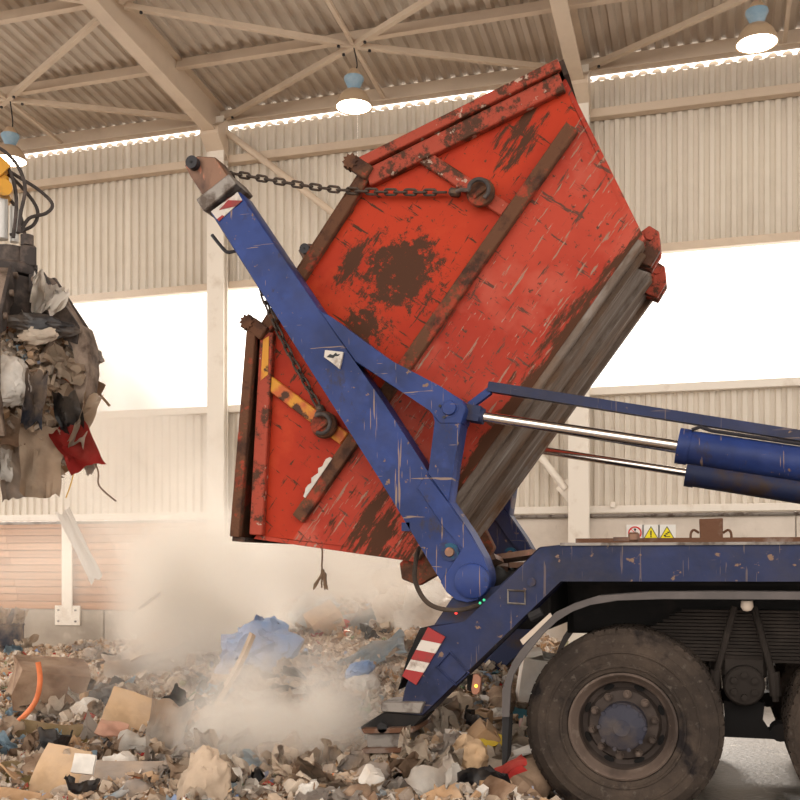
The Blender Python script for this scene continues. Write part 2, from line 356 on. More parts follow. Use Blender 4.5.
for i in range(3):
    xa = COLX[i]; xb = COLX[i+1]; xm = (xa+xb)/2-.1
    for (a, c) in (((xa+.1, 15.3), (xm, 13.92)), ((xm, 13.92), (xb-.1, 12.3)), ((xa+.1, 12.3), (xm, 13.92)), ((xm, 13.92), (xb-.1, 15.3)),
                   ((xa+.1, 12.2), (xm, 10.62)), ((xm, 10.62), (xb-.1, 12.2))):
        obj('roof_brace', beam(B(), rp(*a), rp(*c), .075), 'steel_paint', ceil)
        for q, s in ((a, .07), (c, .93)):
            m_ = rp(*a).lerp(rp(*c), s); obj('bolt', cyl(B(), m_+Vector((0, 0, -.03)), m_+Vector((0, 0, -.065)), .022, 6), 'grease_black', ceil)
    obj('tie_rod', beam(B(), rp(xm, 15.4), rp(xm, 8.9), .055), 'steel_paint', ceil)

# lamps
def lamp(x, y, ztop, label):
    zt = roofz(y)-.1
    t = thing('high_bay_lamp', label, 'lamp', (x, y, zt), group='high bay lamps under the roof')
    zm = ztop
    obj('cord', tube(B(), spline([(x, y, zt), (x+.05, y, zm+.60), (x, y, zm+.5)], 6), .01, 6), 'cable', t)
    obj('lamp_cap', lathe(B(), [(.02, .56), (.06, .54), (.11, .46), (.12, .42), (.05, .42)], (x, y, zm), (0, 0, 1), 20), 'lamp_shade', t)
    obj('ballast_housing', lathe(B(), [(.14, .43), (.145, .40), (.09, .28), (.085, .24), (.12, .22)], (x, y, zm), (0, 0, 1), 20), 'lamp_blue', t)
    sh = obj('lamp_shade', lathe(B(), [(.11, .235), (.15, .22), (.205, .16), (.24, .09), (.262, .02), (.27, 0), (.25, .005), (.22, .09), (.12, .2)], (x, y, zm), (0, 0, 1), 32), 'lamp_shade', t)
    obj('glass', lathe(B(), [(.001, .022), (.15, .022), (.248, .012)], (x, y, zm), (0, 0, 1), 32), 'lamp_glow', sh)
lamp(-10.80, 13.92, 7.84, 'bell shaped high bay lamp hanging beyond the grab hoses')
lamp(-4.95, 13.92, 7.95, 'bell shaped high bay lamp hanging above the red skip')
lamp(.53, 13.92, 8.05, 'bell shaped high bay lamp hanging in the bay above the truck cylinders')

# ================================================================== SAFETY SIGNS
SY = YW-.125
def sign(px0, label, kind):
    c = P(px0, 533, SY); s = .245; t = thing('safety_sign', label, 'sign', (c.x, SY, c.z-s/2))
    obj('backing', box2(B(), (c.x-s/2, SY-.006, c.z-s/2), (c.x+s/2, SY, c.z+s/2)), 'sign_white', t)
    y = SY-.007
    if kind == 0:
        ring = B(); pts = [(c.x+math.cos(a)*.088, y, c.z+math.sin(a)*.088) for a in [i*math.pi/12 for i in range(24)]]
        tube(ring, pts, .011, 6, closed=True); beam(ring, (c.x-.06, y, c.z+.06), (c.x+.06, y, c.z-.06), .02, .008); obj('prohibition_ring', ring, 'sign_red', t)
        m = B(); box(m, (c.x, y+.003, c.z-.01), (.03, .004, .09)); cyl(m, (c.x, y+.003, c.z+.05), (c.x, y, c.z+.05), .018, 10); obj('pictogram', m, 'sign_black', t)
    else:
        def tri(r, yy): return [Vector((c.x+math.sin(a)*r, yy, c.z-.02+math.cos(a)*r)) for a in (0, 2*math.pi/3, 4*math.pi/3)]
        obj('triangle_border', prism(B(), tri(.122, y), (0, .006, 0)), 'sign_black', t)
        obj('triangle', prism(B(), tri(.102, y-.003), (0, .004, 0)), 'sign_yellow', t)
        m = B()
        if kind == 1: box(m, (c.x, y-.004, c.z), (.018, .004, .07)); cyl(m, (c.x, y-.006, c.z-.052), (c.x, y-.002, c.z-.052), .011, 10)
        else:
            for k in range(3): box(m, (c.x-.03+k*.025, y-.004, c.z-.035+k*.022), (.03, .004, .02))
            box(m, (c.x+.005, y-.004, c.z-.05), (.08, .004, .012))
        obj('pictogram', m, 'sign_black', t)
sign(635, 'white safety sign with a red barred circle', 0)
sign(651, 'yellow triangular warning sign with an exclamation mark', 1)
sign(667, 'yellow triangular warning sign with a slanted symbol', 2)

# ================================================================== WASTE HEAP (ground shape)
def smooth(a, b, x):
    t = min(1, max(0, (x-a)/(b-a))); return t*t*(3-2*t)
crest = [(-140, 645), (0, 650), (60, 650), (110, 646), (150, 636), (190, 630), (260, 606), (350, 602), (430, 600), (520, 622), (600, 660)]
CR = sorted((P(px, py, 12.0).x, P(px, py, 12.0).z) for px, py in crest)
def crest_z(u):
    if u <= CR[0][0]: return CR[0][1]
    for (a, za), (b, zb) in zip(CR, CR[1:]):
        if u <= b: return za+(zb-za)*(u-a)/(b-a)
    return CR[-1][1]
def heap(X, Y):
    u = X*12.0/max(Y, 4.0)                       # the heap fans out from the tipping place
    zc = crest_z(u)
    t = smooth(3.6, 12.0, Y)
    lin = min(1, max(0, (Y-4.2)/7.8))
    h = .10+(zc-.10)*(.55*lin+.45*t)
    low = .48*(1-smooth(-5.4, -4.9, X))*smooth(12.6, 13.4, Y)
    if Y > 12: h = zc-(zc+low)*smooth(12.3, 14.6, Y)
    h += .10*noise.noise((X*.9, Y*.9, 3.1))+.07*noise.noise((X*2.3, Y*2.3, 7.7))
    h += .25*math.exp(-((X+1.75)**2/.4+(Y-8.3)**2/1.6))
    edge = -1.45 if Y > 5.5 else -1.15
    h *= 1-smooth(edge, edge+.65, X)
    h *= smooth(3.0, 4.2, Y)
    return max(h, -low)-.02
b = B(); nx, ny = 130, 110; gx0, gx1, gy0, gy1 = -13.5, -.2, 3.0, 14.95
G = [[b.verts.new((gx0+(gx1-gx0)*i/nx, gy0+(gy1-gy0)*j/ny, heap(gx0+(gx1-gx0)*i/nx, gy0+(gy1-gy0)*j/ny)+.05*noise.noise((i*.9, j*.9, 1)))) for i in range(nx+1)] for j in range(ny+1)]
for j in range(ny):
    for i in range(nx):
        q = (G[j][i], G[j][i+1], G[j+1][i+1], G[j+1][i])
        if max(v.co.z for v in q) > .0 or (q[0].co.y > 12.6 and q[0].co.x < -5): b.faces.new(q)
bmesh.ops.delete(b, geom=[v for v in b.verts if not v.link_faces], context='VERTS')
obj('waste_heap', b, 'w_soil', label='compacted brown mass of the waste heap under the loose litter', cat='waste heap', kind='stuff', ang=80)

# ================================================================== TRUCK
truck = thing('skip_loader_truck', 'blue skip loader truck with raised lifting arms and dusty twin rear wheels', 'truck', (0, 6.7, 0))
YA = 5.72   # outer face of the near arm
def side_frame(Y0, w, m, near):
    b = B(); x1 = 3.2
    pts = [P(x, y, 5.66) for x, y in ((539, 547), (560, 545))]
    zt, zb = 1.505, 1.315
    outline = [pts[0], pts[1], Vector((x1, 5.66, zt)), Vector((x1, 5.66, zb))]+[P(x, y, 5.66) for x, y in ((560, 580), (414, 725), (400, 712), (404, 690), (429, 626), (465, 623))]
    outline = [Vector((p.x, Y0, p.z)) for p in outline]
    outline[1].z = zt
    prism(b, outline, (0, w, 0), .008)
    return obj('side_frame', b, m, truck)
fr = side_frame(5.66, .24, 'blue_dusty', True)
side_frame(7.62, .24, 'blue_dark', False)
# lip of the rail, weld rims, small plates
obj('rail_lip', box2(B(), (P(560, 545, 5.65).x, 5.645, 1.50), (3.2, 5.90, 1.515)), 'worn_steel', fr)
b = B(); pts = [(508, 590), (525, 591), (525, 604), (508, 603)]
tube(b, [P(x, y, 5.655) for x, y in pts], .007, 6, closed=True); obj('weld_rim', b, 'worn_steel', fr)
b = B(); tube(b, [P(x, y, 5.655) for x, y in ((450, 652), (437, 667), (456, 685), (469, 673))], .007, 6, closed=True); obj('panel_rim', b, 'blue_dusty', fr)
obj('frame_bolt', cyl(B(), P(532, 582, 5.665), P(532, 582, 5.665)+Vector((0, -.02, 0)), .024, 12), 'blue_dark', fr)
# chevron board on the tail
q = [Vector(P(x, y, 5.645)) for x, y in ((428, 627), (445, 637), (416, 685), (402, 676))]
NS = 5
for k in range(NS):
    t0, t1 = k/NS, (k+1)/NS
    def E(t, s=0): return q[0].lerp(q[3], min(1, max(0, t)))
    def Fp(t): return q[1].lerp(q[2], min(1, max(0, t)))
    sl = .06
    obj('chevron_stripe', prism(B(), [E(t0+sl if k else 0), Fp(t0-sl if k else 0), Fp(t1-sl if k < NS-1 else 1), E(t1+sl if k < NS-1 else 1)], (0, .014, 0)), 'red_print' if k % 2 == 0 else 'white_print', fr)
ch = B(); pp(ch, [(420, 628), (429, 626), (403, 678), (398, 690), (408, 655)], 5.68, 5.86); obj('chevron_bracket', ch, 'chassis_black', truck)
# stabiliser foot
def foot(dy):
    t = B(); pp(t, [(381, 702), (424, 702), (420, 714), (381, 712)], 5.62+dy, 5.86+dy, .006)
    leg = obj('stabiliser_foot', t, 'worn_steel', truck)
    u = B()
    pp(u, [(384, 712), (424, 716), (412, 729), (362, 731), (360, 727)], 5.64+dy, 5.90+dy, .006); obj('foot_wedge', u, 'chassis_black', leg)
    v = B(); pp(v, [(367, 734), (408, 733), (407, 750), (367, 751)], 5.63+dy, 5.90+dy, .005); obj('foot_block', v, 'worn_steel', leg)
    for yy in (731, 751):
        v = B(); pp(v, [(361, yy-2), (413, yy-3), (413, yy+2), (364, yy+3)], 5.57+dy, 5.96+dy, .004); obj('foot_flange', v, 'rust_block', leg)
    v = B(); cyl(v, P(382, 728, 5.57+dy), P(382, 728, 5.57+dy)+Vector((0, .03, 0)), .030, 16); obj('foot_eye', v, 'rubber_dark', leg)
    obj('foot_mark', box(B(), P(409, 741, 5.625+dy), (.02, .01, .035)), 'w_strap', leg)
foot(0); foot(1.95)
# rear cross members, tubes between the arm pivots
pv = P(472, 580, YA)
obj('pivot_tube', cyl(B(), (pv.x, 5.74, pv.z), (pv.x, 7.78, pv.z), .085, 24), 'chassis_black', truck)
obj('cross_member', box2(B(), (-1.12, 5.90, 1.02), (-.90, 7.62, 1.30), bev=.01), 'chassis_black', truck)
b = B()
rr = random.Random(4)
for k in range(9): box(b, (-1.28+rr.uniform(-.1, .15), 6.05+k*.17, 1.40+rr.uniform(-.02, .06)), (rr.uniform(.15, .3), .13, .035), Euler((rr.uniform(-.3, .3), rr.uniform(-.5, .2), rr.uniform(-.5, .5))).to_matrix())
obj('tail_bracket', b, 'rust_slide', truck)
obj('deck_plate', box2(B(), (-.95, 5.90, 1.40), (3.2, 7.62, 1.43)), 'chassis_black', truck)
obj('deck_kerb', box2(B(), (P(575, 538, 5.9).x, 5.92, 1.51), (3.2, 5.95, 1.545)), 'rust_block', truck)
for y0 in (6.25, 7.05):
    obj('chassis_rail', box2(B(), (-.85, y0, .98), (3.2, y0+.10, 1.28), bev=.006), 'chassis_black', truck)
obj('subframe', box2(B(), (-.80, 5.90, 1.28), (3.2, 7.62, 1.40)), 'chassis_black', truck)
# rust block with wire loops on the bed
rbk = B(); pp(rbk, [(699, 519), (723, 518), (723, 542), (700, 542)], 5.95, 6.08, .004); blk = obj('bed_stop', rbk, 'rust_block', truck)
for s in ((699, -1), (723, 1)):
    pts = [P(s[0], 533, 5.98), P(s[0]+s[1]*5, 530, 5.98), P(s[0]+s[1]*8, 533, 5.98), P(s[0]+s[1]*8.5, 541, 5.98)]
    obj('wire_loop', tube(B(), spline(pts, 4), .008, 6), 'rust_block', blk)
b = B(); box(b, P(634, 537, 5.75), (.06, .06, .05), bev=.01); box(b, P(622, 539, 5.75), (.09, .05, .02)); obj('rail_catch', b, 'rust_slide', truck)
# side marker light
b = B(); pp(b, [(473, 674), (478, 674), (481, 678), (480, 691), (477, 695), (472, 694), (471, 689)], 5.70, 5.74, .004)
ml = obj('side_marker', b, 'amber', truck); obj('bulb', cyl(B(), P(476, 686, 5.70), P(476, 686, 5.695), .009, 10), 'amber_glow', ml)
obj('marker_mount', pp(B(), [(467, 676), (473, 674), (472, 692), (467, 690)], 5.74, 5.80), 'chassis_black', truck)
for (x, y, m) in ((456, 613, 'red_glow'), (484, 600, 'green_glow'), (480, 603, 'green_glow')):
    obj('indicator_lamp', cyl(B(), P(x, y, 5.70), P(x, y, 5.685), .008, 8), m, truck)
# hose at the arm foot
obj('hydraulic_hose', tube(B(), spline([P(419, 548, 5.95), P(416, 560, 5.80), P(415, 580, 5.70), P(424, 599, 5.68), P(438, 608, 5.68), P(460, 610, 5.69), P(482, 604, 5.72)], 6), .014, 8), 'rubber', truck)
obj('tail_skirt', pp(B(), [(430, 640), (434, 625), (452, 598), (500, 585), (520, 566), (465, 623)], 5.76, 5.88), 'blue_dark', truck)
# mudguards
def guard(dy):
    out = [(800, 591.5), (730, 591.5), (650, 592), (597, 596), (575, 603), (556, 612), (543, 624), (530, 639), (519, 652), (513, 661), (506, 677), (502, 691), (502, 717)]
    inn = [(509, 717), (511, 684), (514, 674), (522, 661), (535, 644), (549, 627), (565, 615), (582, 607), (606, 601), (650, 599), (730, 599), (800, 599)]
    pts = [P(x, y, 5.52) for x, y in out+inn]
    ex = 3.0
    pts[0].x = ex; pts[-1].x = ex
    for p in pts: p.y += dy
    # thin shell: outline strip built quad by quad so that the arch stays clean
    b = B(); n = len(out); O = pts[:n]; I = [pts[n+k] for k in range(len(inn))][::-1]
    I2 = []
    for k in range(n):
        t = k/(n-1)*(len(I)-1); i = min(int(t), len(I)-2); I2.append(I[i].lerp(I[i+1], t-i))
    lb = B(); w = Vector((0, .24, 0)); lip = Vector((0, .025, 0))
    for k in range(n-1):
        for a, c in ((O[k], I2[k]),):
            pass
        v = [b.verts.new(p) for p in (O[k], O[k+1], O[k+1]+w, O[k]+w)]; b.faces.new(v)
        v = [b.verts.new(p) for p in (O[k], I2[k], I2[k+1], O[k+1])]; b.faces.new(v)
        v = [b.verts.new(p) for p in (I2[k], I2[k]+lip, I2[k+1]+lip, I2[k+1])]; b.faces.new(v)
        v = [lb.verts.new(p) for p in (O[k]+Vector((0, .025, -.012)), O[k+1]+Vector((0, .025, -.012)), O[k+1]+w+Vector((0, 0, -.012)), O[k]+w+Vector((0, 0, -.012)))]; lb.faces.new(v)
    bmesh.ops.remove_doubles(b, verts=b.verts, dist=.0005)
    g = obj('mudguard', b, 'mudguard', truck)
    bmesh.ops.remove_doubles(lb, verts=lb.verts, dist=.0005); obj('guard_shade', lb, 'rubber_dark', g)  # dark sheet added under the arch, shade put into its colour
    f = B(); fp = [P(x, y, 5.54) for x, y in ((502, 716), (509, 716), (507, 758), (502, 768))]
    prism(f, [p+Vector((0, dy, 0)) for p in fp], (0, .12, 0)); obj('mud_flap', f, 'rubber_dark', g)
guard(0); guard(1.95)
obj('guard_lamp', lathe(B(), [(.03, 0), (.032, .03), (.02, .05), (.001, .055)], P(747, 601, 5.6), (0, 0, -1), 12), 'w_lightgrey', truck)
obj('guard_bracket', pp(B(), [(520, 640), (550, 613), (552, 616), (523, 645)], 5.515, 5.53), 'w_lightgrey', truck)
obj('guard_stay', cyl(B(), P(530, 618, 5.62), P(542, 612, 5.62), .03, 10), 'rubber_dark', truck)
# hydraulic cylinders, protective bars
def ram(y, m):
    a = P(450, 408, 5.83); h = P(479, 416, 5.83); e = P(680, 446, 5.83); f2 = P(800, 464, 5.83)
    d = (f2-h).normalized(); end = f2+d*1.25
    for p in (a, h, e, f2, end): p.y = y
    barrel_r = .092
    bb = B(); cyl(bb, e, end, barrel_r, 32); cyl(bb, e-d*.012, e+d*.05, barrel_r+.006, 32)
    bar = obj('hydraulic_cylinder', bb, m, truck)
    obj('rod', cyl(B(), h, e, .030, 24), 'chrome', bar)
    g = B(); cyl(g, h-d*.04, h+d*.03, .046, 20); box(g, a.lerp(h, .55), ((h-a).length, .09, .09), Matrix.Rotation(-math.atan2(d.z, d.x), 3, 'Y')); obj('rod_clevis', g, 'blue_dark', bar)
    g = B(); p0 = P(489, 387, 5.83); p1 = P(800, 436, 5.83); dd = (p1-p0).normalized(); p1 = p1+dd*1.2
    for p in (p0, p1): p.y = y
    beam(g, p0, p1, .075, .055); obj('guard_bar', g, 'blue_dusty', truck)
    k = B(); r0 = P(490, 391, 5.83); r1 = P(470, 406, 5.83)
    for p in (r0, r1): p.y = y
    beam(k, r0, r1, .05, .04); obj('guard_bar_stay', k, 'blue_paint', truck)
    pipe = [P(692, 431, 5.83), P(700, 428, 5.83), P(712, 432, 5.83), P(800, 445, 5.83)]
    for p in pipe: p.y = y-.05
    obj('oil_pipe', tube(B(), pipe, .010, 8), 'grease_black', bar)
ram(5.83, 'blue_paint'); ram(7.62, 'blue_dark')
obj('ram_trestle', box2(B(), (1.45, 5.75, 1.5), (1.75, 7.75, 1.98), bev=.02), 'blue_dark', truck)

# lifting arms
def arm(dy, m, near):
    def q(px, y0, y1, bev=.006):
        b = B(); pts = [P(x, y, YA) for x, y in px]
        return prism(b, [Vector((p.x, y0+dy, p.z)) for p in pts], (0, y1-y0, 0), bev)
    main = [(210, 212), (239, 191), (320, 312), (385, 405), (427, 470), (449, 501), (470, 532), (484, 557), (489, 570), (490, 581), (486, 592), (478, 600), (468, 602.5), (457, 600), (447, 592), (436, 573), (380, 480)]
    a = obj('lifting_arm', q(main, YA, YA+.18, .008), m, truck)
    obj('arm_bracket', q([(318, 309), (330, 316), (390, 360), (440, 386), (462, 400), (466, 409), (462, 424), (440, 424), (431, 410), (420, 404), (356, 362)], YA-.012, YA+.17), m, a)
    obj('arm_strut', q([(431, 410), (445, 406), (464, 410), (461, 424), (455, 460), (449, 503), (427, 472), (430, 470), (436, 422)], YA-.008, YA+.16), m, a)
    obj('doubler_plate', q([(427, 474), (449, 503), (470, 534), (484, 558), (489, 570), (490, 581), (486, 592), (478, 600), (468, 602.5), (457, 600), (447, 592), (441, 582), (464, 548), (446, 530), (418, 488)], YA-.014, YA+.004, .003), m, a)
    obj('collar', q([(198, 201), (231, 175), (239, 185), (206, 213)], YA-.03, YA+.21), 'worn_steel', a)
    obj('inner_section', q([(189, 175), (183, 164), (195, 155), (214, 156), (231, 181), (205, 200)], YA+.015, YA+.165), 'rust_slide', a)
    c = P(193.5, 163.5, YA); c.y = YA+dy
    g = B(); cyl(g, c+Vector((0, -.03, 0)), c+Vector((0, .2, 0)), .040, 24); obj('tip_pin', g, 'grease_black', a)
    g = B(); cyl(g, c+Vector((0, -.034, 0)), c+Vector((0, -.02, 0)), .008, 10); obj('pin_hole', g, 'rubber_dark', a)
    c = P(473, 581, YA); c.y = YA+dy
    g = B(); lathe(g, [(.001, -.045), (.085, -.045), (.10, -.035), (.105, 0)], c, (0, 1, 0), 36); obj('pivot_cover', g, m, a)
    c = P(450.5, 552, YA); c.y = YA+dy
    g = B(); cyl(g, c+Vector((0, -.035, 0)), c, .026, 12, .03); obj('lock_bolt', g, 'rust_slide', a)
    g = B(); cyl(g, c+Vector((0, -.017, 0)), c, .052, 20); obj('bolt_washer', g, 'teal_paint', a)
    c = P(450, 408.5, YA); c.y = YA+dy
    g = B(); lathe(g, [(.001, -.03), (.038, -.03), (.042, -.022), (.042, -.014), (.052, -.014), (.056, 0)], c, (0, 1, 0), 32); obj('ram_pin', g, m, a)
    for dx, dz in ((-.055, .015), (-.03, -.05)):
        g = B(); cyl(g, c+Vector((dx, -.02, dz)), c+Vector((dx, 0, dz)), .009, 8); obj('grease_bolt', g, 'grease_black', a)
    if near:
        k = B(); pp(k, [(211, 211.5), (237.5, 192), (242, 200), (219, 221), (216, 218)], YA-.006, YA-.001); dc = obj('reflector_strip', k, 'white_print', a)
        k = B(); pp(k, [(219, 210), (228, 200), (242, 200.5), (236, 206)], YA-.009, YA-.004); obj('reflector_stripe', k, 'red_print', dc)
        k = B(); pp(k, [(217, 219), (222, 215), (224, 216), (219, 221)], YA-.009, YA-.004); obj('reflector_stripe', k, 'red_print', dc)
        k = B(); pp(k, [(227, 199), (235, 194), (231, 196.5), (224, 202)], YA-.009, YA-.004); obj('reflector_stripe', k, 'red_print', dc)
        k = B(); pp(k, [(325, 350), (343, 352), (339.5, 369), (331, 362), (324, 357)], YA-.018, YA-.001); st = obj('white_sticker', k, 'white_print', a)
        k = B(); pp(k, [(326.5, 357), (330, 354), (333, 355), (336, 352.5), (337, 354.5), (340, 354), (338, 356), (335, 356), (333, 358)], YA-.021, YA-.017); obj('sticker_mark', k, 'sign_black', st)
        obj('rope_hook', tube(B(), spline([P(212, 235, YA+.06), P(220, 245, YA+.06), P(227, 252, YA+.06), P(236, 251, YA+.06)], 4), .011, 8), 'grease_black', a)
        g = B(); box(g, P(408, 527, YA+.05), (.05, .1, .05)); obj('arm_lug', g, m, a)
    return a
arm(0, 'blue_paint', True); arm(1.83, 'blue_dusty', False)

# wheels
hubp = P(622, 728, 5.6)
def wheel(X, Yf, sgn=1, detail=True):
    """Yf: plane of the outer sidewall, sgn=+1 faces the camera"""
    o = Vector((X, Yf, .525)); ax = Vector((0, sgn, 0)); R = .525
    t = B()
    prof = [(.288, .035), (.296, .012), (.318, 0.004), (.322, -.004), (.332, -.005), (.336, .001), (.36, -.006), (.395, -.012), (.40, -.018), (.408, -.018), (.412, -.012), (.44, -.009), (.452, -.012), (.458, -.005), (.492, .012), (.508, .032), (.519, .05), (R-.012, .075), (R-.012, .245), (.505, .285), (.46, .315), (.38, .32), (.30, .30), (.285, .27)]
    lathe(t, prof, o, ax, 72)
    # shoulder and tread blocks
    nb = 52
    for k in range(nb):
        a = 2*math.pi*k/nb
        for (h0, h1, r0, r1, off) in ((.020, .095, .500, R, 0), (.11, .155, .51, R, .5), (.17, .215, .51, R, 0), (.23, .29, .505, R, .5)):
            a0 = a+off*2*math.pi/nb; da = 2*math.pi/nb*.40
            vs = []
            for r in (r0, r1):
                for h in ((h0 if r == r1 or h0 > .03 else h0-.004), h1):
                    for s in (-1, 1):
                        aa = a0+s*da; hh = h+(.028 if (r == r1 and h0 < .03 and h == h0) else 0)
                        vs.append(t.verts.new(o+ax*hh+Vector((math.cos(aa)*r, 0, math.sin(aa)*r))))
            for f in ((0, 1, 3, 2), (4, 6, 7, 5), (0, 4, 5, 1), (2, 3, 7, 6), (0, 2, 6, 4), (1, 5, 7, 3)): t.faces.new([vs[i] for i in f])
    w = obj('wheel', t, 'rubber', truck, ang=30)
    r = B()
    lathe(r, [(.292, .030), (.290, .012), (.280, .006), (.272, .012), (.262, .04), (.240, .06), (.236, .10), (.232, .13)], o, ax, 56)
    obj('rim', r, 'rim_dirty', w)
    if not detail: return w
    r = B(); lathe(r, [(.236, .10), (.225, .145), (.20, .15), (.185, .11), (.15, .10), (.12, .10)], o, ax, 48); obj('wheel_disc', r, 'rim_inner', w)
    for k in range(10):
        a = 2*math.pi*(k+.3)/10
        c = o+Vector((math.cos(a)*.168, 0, math.sin(a)*.168))+ax*.10
        g = B(); cyl(g, c-ax*.004, c-ax*.012, .024, 12); cyl(g, c-ax*.012, c-ax*.040, .0175, 6); cyl(g, c-ax*.04, c-ax*.052, .010, 8); obj('wheel_nut', g, 'rim_dirty', w)
    for k in range(8):
        a = 2*math.pi*(k+.5)/8; ca = Vector((math.cos(a), 0, math.sin(a))); ta = Vector((-math.sin(a), 0, math.cos(a)))
        c = o+ca*.212+ax*.135
        g = B(); prism(g, [c+ca*.014*math.sin(s)+ta*.030*math.cos(s) for s in [2*math.pi*i/14 for i in range(14)]], ax*.012); obj('hand_hole', g, 'chassis_black', w)
    g = B(); lathe(g, [(.128, .10), (.128, .015), (.122, .008), (.122, -.010), (.108, -.020), (.05, -.026), (.045, -.030), (.03, -.030), (.001, -.028)], o, ax, 40); hb = obj('hub', g, 'hub_dirty', w)
    for k in range(10):
        a = 2*math.pi*k/10; c = o+Vector((math.cos(a)*.121, 0, math.sin(a)*.121))-ax*.008
        g = B(); cyl(g, c+ax*.01, c-ax*.014, .012, 6); obj('hub_bolt', g, 'hub_dirty', hb)
    return w
W2 = hubp.x+1.36
for X in (hubp.x, W2):
    wheel(X, 5.60); wheel(X, 5.95, detail=False)
    wheel(X, 8.10, -1, False); wheel(X, 7.75, -1, False)
    obj('axle', cyl(B(), (X, 5.75, .525), (X, 7.95, .525), .075, 16), 'chassis_black', truck)
    g = B(); bmesh.ops.create_uvsphere(g, u_segments=20, v_segments=12, radius=.22, matrix=Matrix.Translation((X, 6.8, .56))); obj('differential', g, 'chassis_black', truck)
# leaf springs and trunnion
def spring(y, near):
    xm = (hubp.x+W2)/2-.05; n = 15
    tc = P(743, 685, y) if near else P(743, 685, 5.98); 
    top = P(743, 610, 5.98).z; bot = P(743, 663, 5.98).z; dz = (top-bot)/n
    for k in range(n):
        L = .30+.058*(n-k)*(1 if k > 1 else 1)
        L = .62-.022*k if k < 6 else .62-.022*6-.0
        L = .28+.035*(n-k)
        zz = bot+dz*(n-1-k)+dz/2
        L2 = .30+ .034*(k+1)
        obj('spring_leaf', box(B(), (xm, y+.08, zz), (2*L2, .09, dz*.78)), 'spring_steel', truck)
    g = B(); lathe(g, [(.001, -.05), (.098, -.05), (.108, -.04), (.112, .0), (.112, .12)], (xm, y, tc.z), (0, 1, 0), 36); tr = obj('spring_trunnion', g, 'spring_steel', truck)
    for k in range(6):
        a = 2*math.pi*(k+.5)/6; c = Vector((xm+math.cos(a)*.062, y-.05, tc.z+math.sin(a)*.062))
        g = B(); cyl(g, c, c-Vector((0, .022, 0)), .019, 6); obj('trunnion_bolt', g, 'spring_steel', tr)
    g = B(); box2(g, (xm-.12, y+.0, tc.z+.03), (xm+.12, y+.14, tc.z+.16), bev=.02); obj('spring_saddle', g, 'spring_steel', truck)
    for s in (-1, 1):
        g = B(); tube(g, [(xm+s*.05, y-.02, top+.02), (xm+s*.15, y-.03, tc.z+.05), (xm+s*.165, y-.03, tc.z-.08)], .019, 8); cyl(g, (xm+s*.152, y-.03, tc.z+.08), (xm+s*.163, y-.03, tc.z-.05), .032, 10); obj('u_bolt', g, 'spring_steel', truck)
    g = B(); prism(g, [Vector((xm+dx, y+.05, tc.z+dz_)) for dx, dz_ in ((-.11, -.1), (.11, -.1), (.10, -.20), (.13, -.25), (.19, -.25), (.19, -.30), (-.19, -.30), (-.19, -.25), (-.13, -.25), (-.10, -.20))], (0, .12, 0)); obj('trunnion_bracket', g, 'chassis_black', truck)
    for s in (-1, 1):
        g = B(); cyl(g, (xm+s*.19, y+.03, tc.z-.26), (xm+s*.19, y+.19, tc.z-.26), .05, 16); obj('torque_rod_eye', g, 'chassis_black', truck)
spring(5.98, True); spring(7.4, False)
obj('inner_skirt', box2(B(), (-.80, 6.16, 1.00), (3.2, 6.2, 1.32)), 'chassis_black', truck)

# ================================================================== SKIP
SK0 = P(413, 555, 6.04); SK1 = P(637, 240, 6.04)
ang = math.atan2(SK1.z-SK0.z, SK1.x-SK0.x); SL = (SK1-SK0).length
skip = thing('waste_skip', 'scratched red steel skip with rusty ribs tipped up between the lifting arms', 'skip', SK0, (0, -ang, 0))
W = 1.16
EL, ER, EN = -.52, SL+.52, .92; RL, RR, RN = .57, SL-.55, 1.66
def sk(name, pts, v0, v1, m, bev=0, parent=skip, label=None):
    return obj(name, prism(B(), [Vector((u, v0, n)) for u, n in pts], (0, v1-v0, 0), bev), m, parent, local=True, label=label)
for v, s in ((0, 1), (W-.02, -1)):
    sk('side_panel', [(0, 0), (SL, 0), (SL+.40, .70), (-.40, .70)], v, v+.02, 'skip_red_faded')
    sk('side_panel', [(-.40, .70), (SL+.40, .70), (ER, EN), (RR, RN), (RL, RN), (EL, EN)], v, v+.02, 'skip_red')
# floor and ends
obj('skip_floor', box2(B(), (-.01, -.004, -.045), (SL+.01, W+.004, 0), bev=.006), 'skip_floor', skip, local=True)
for k in range(3): obj('skid_runner', box2(B(), (.03, W*(.08+k*.42)-.03, -.075), (SL-.03, W*(.08+k*.42)+.03, -.045)), 'skip_floor', skip, local=True)
sk('end_panel', [(0, 0), (0, -.03), (-.03, -.03), (EL-.03, EN), (EL, EN)], 0, W, 'skip_red_faded')
sk('end_panel', [(SL, 0), (SL, -.03), (SL+.03, -.03), (ER+.03, EN), (ER, EN)], 0, W, 'skip_red_faded')
sk('top_panel', [(RL-.02, RN), (RL-.02, RN+.03), (RR+.02, RN+.03), (RR+.02, RN)], -.03, W+.03, 'skip_rust')
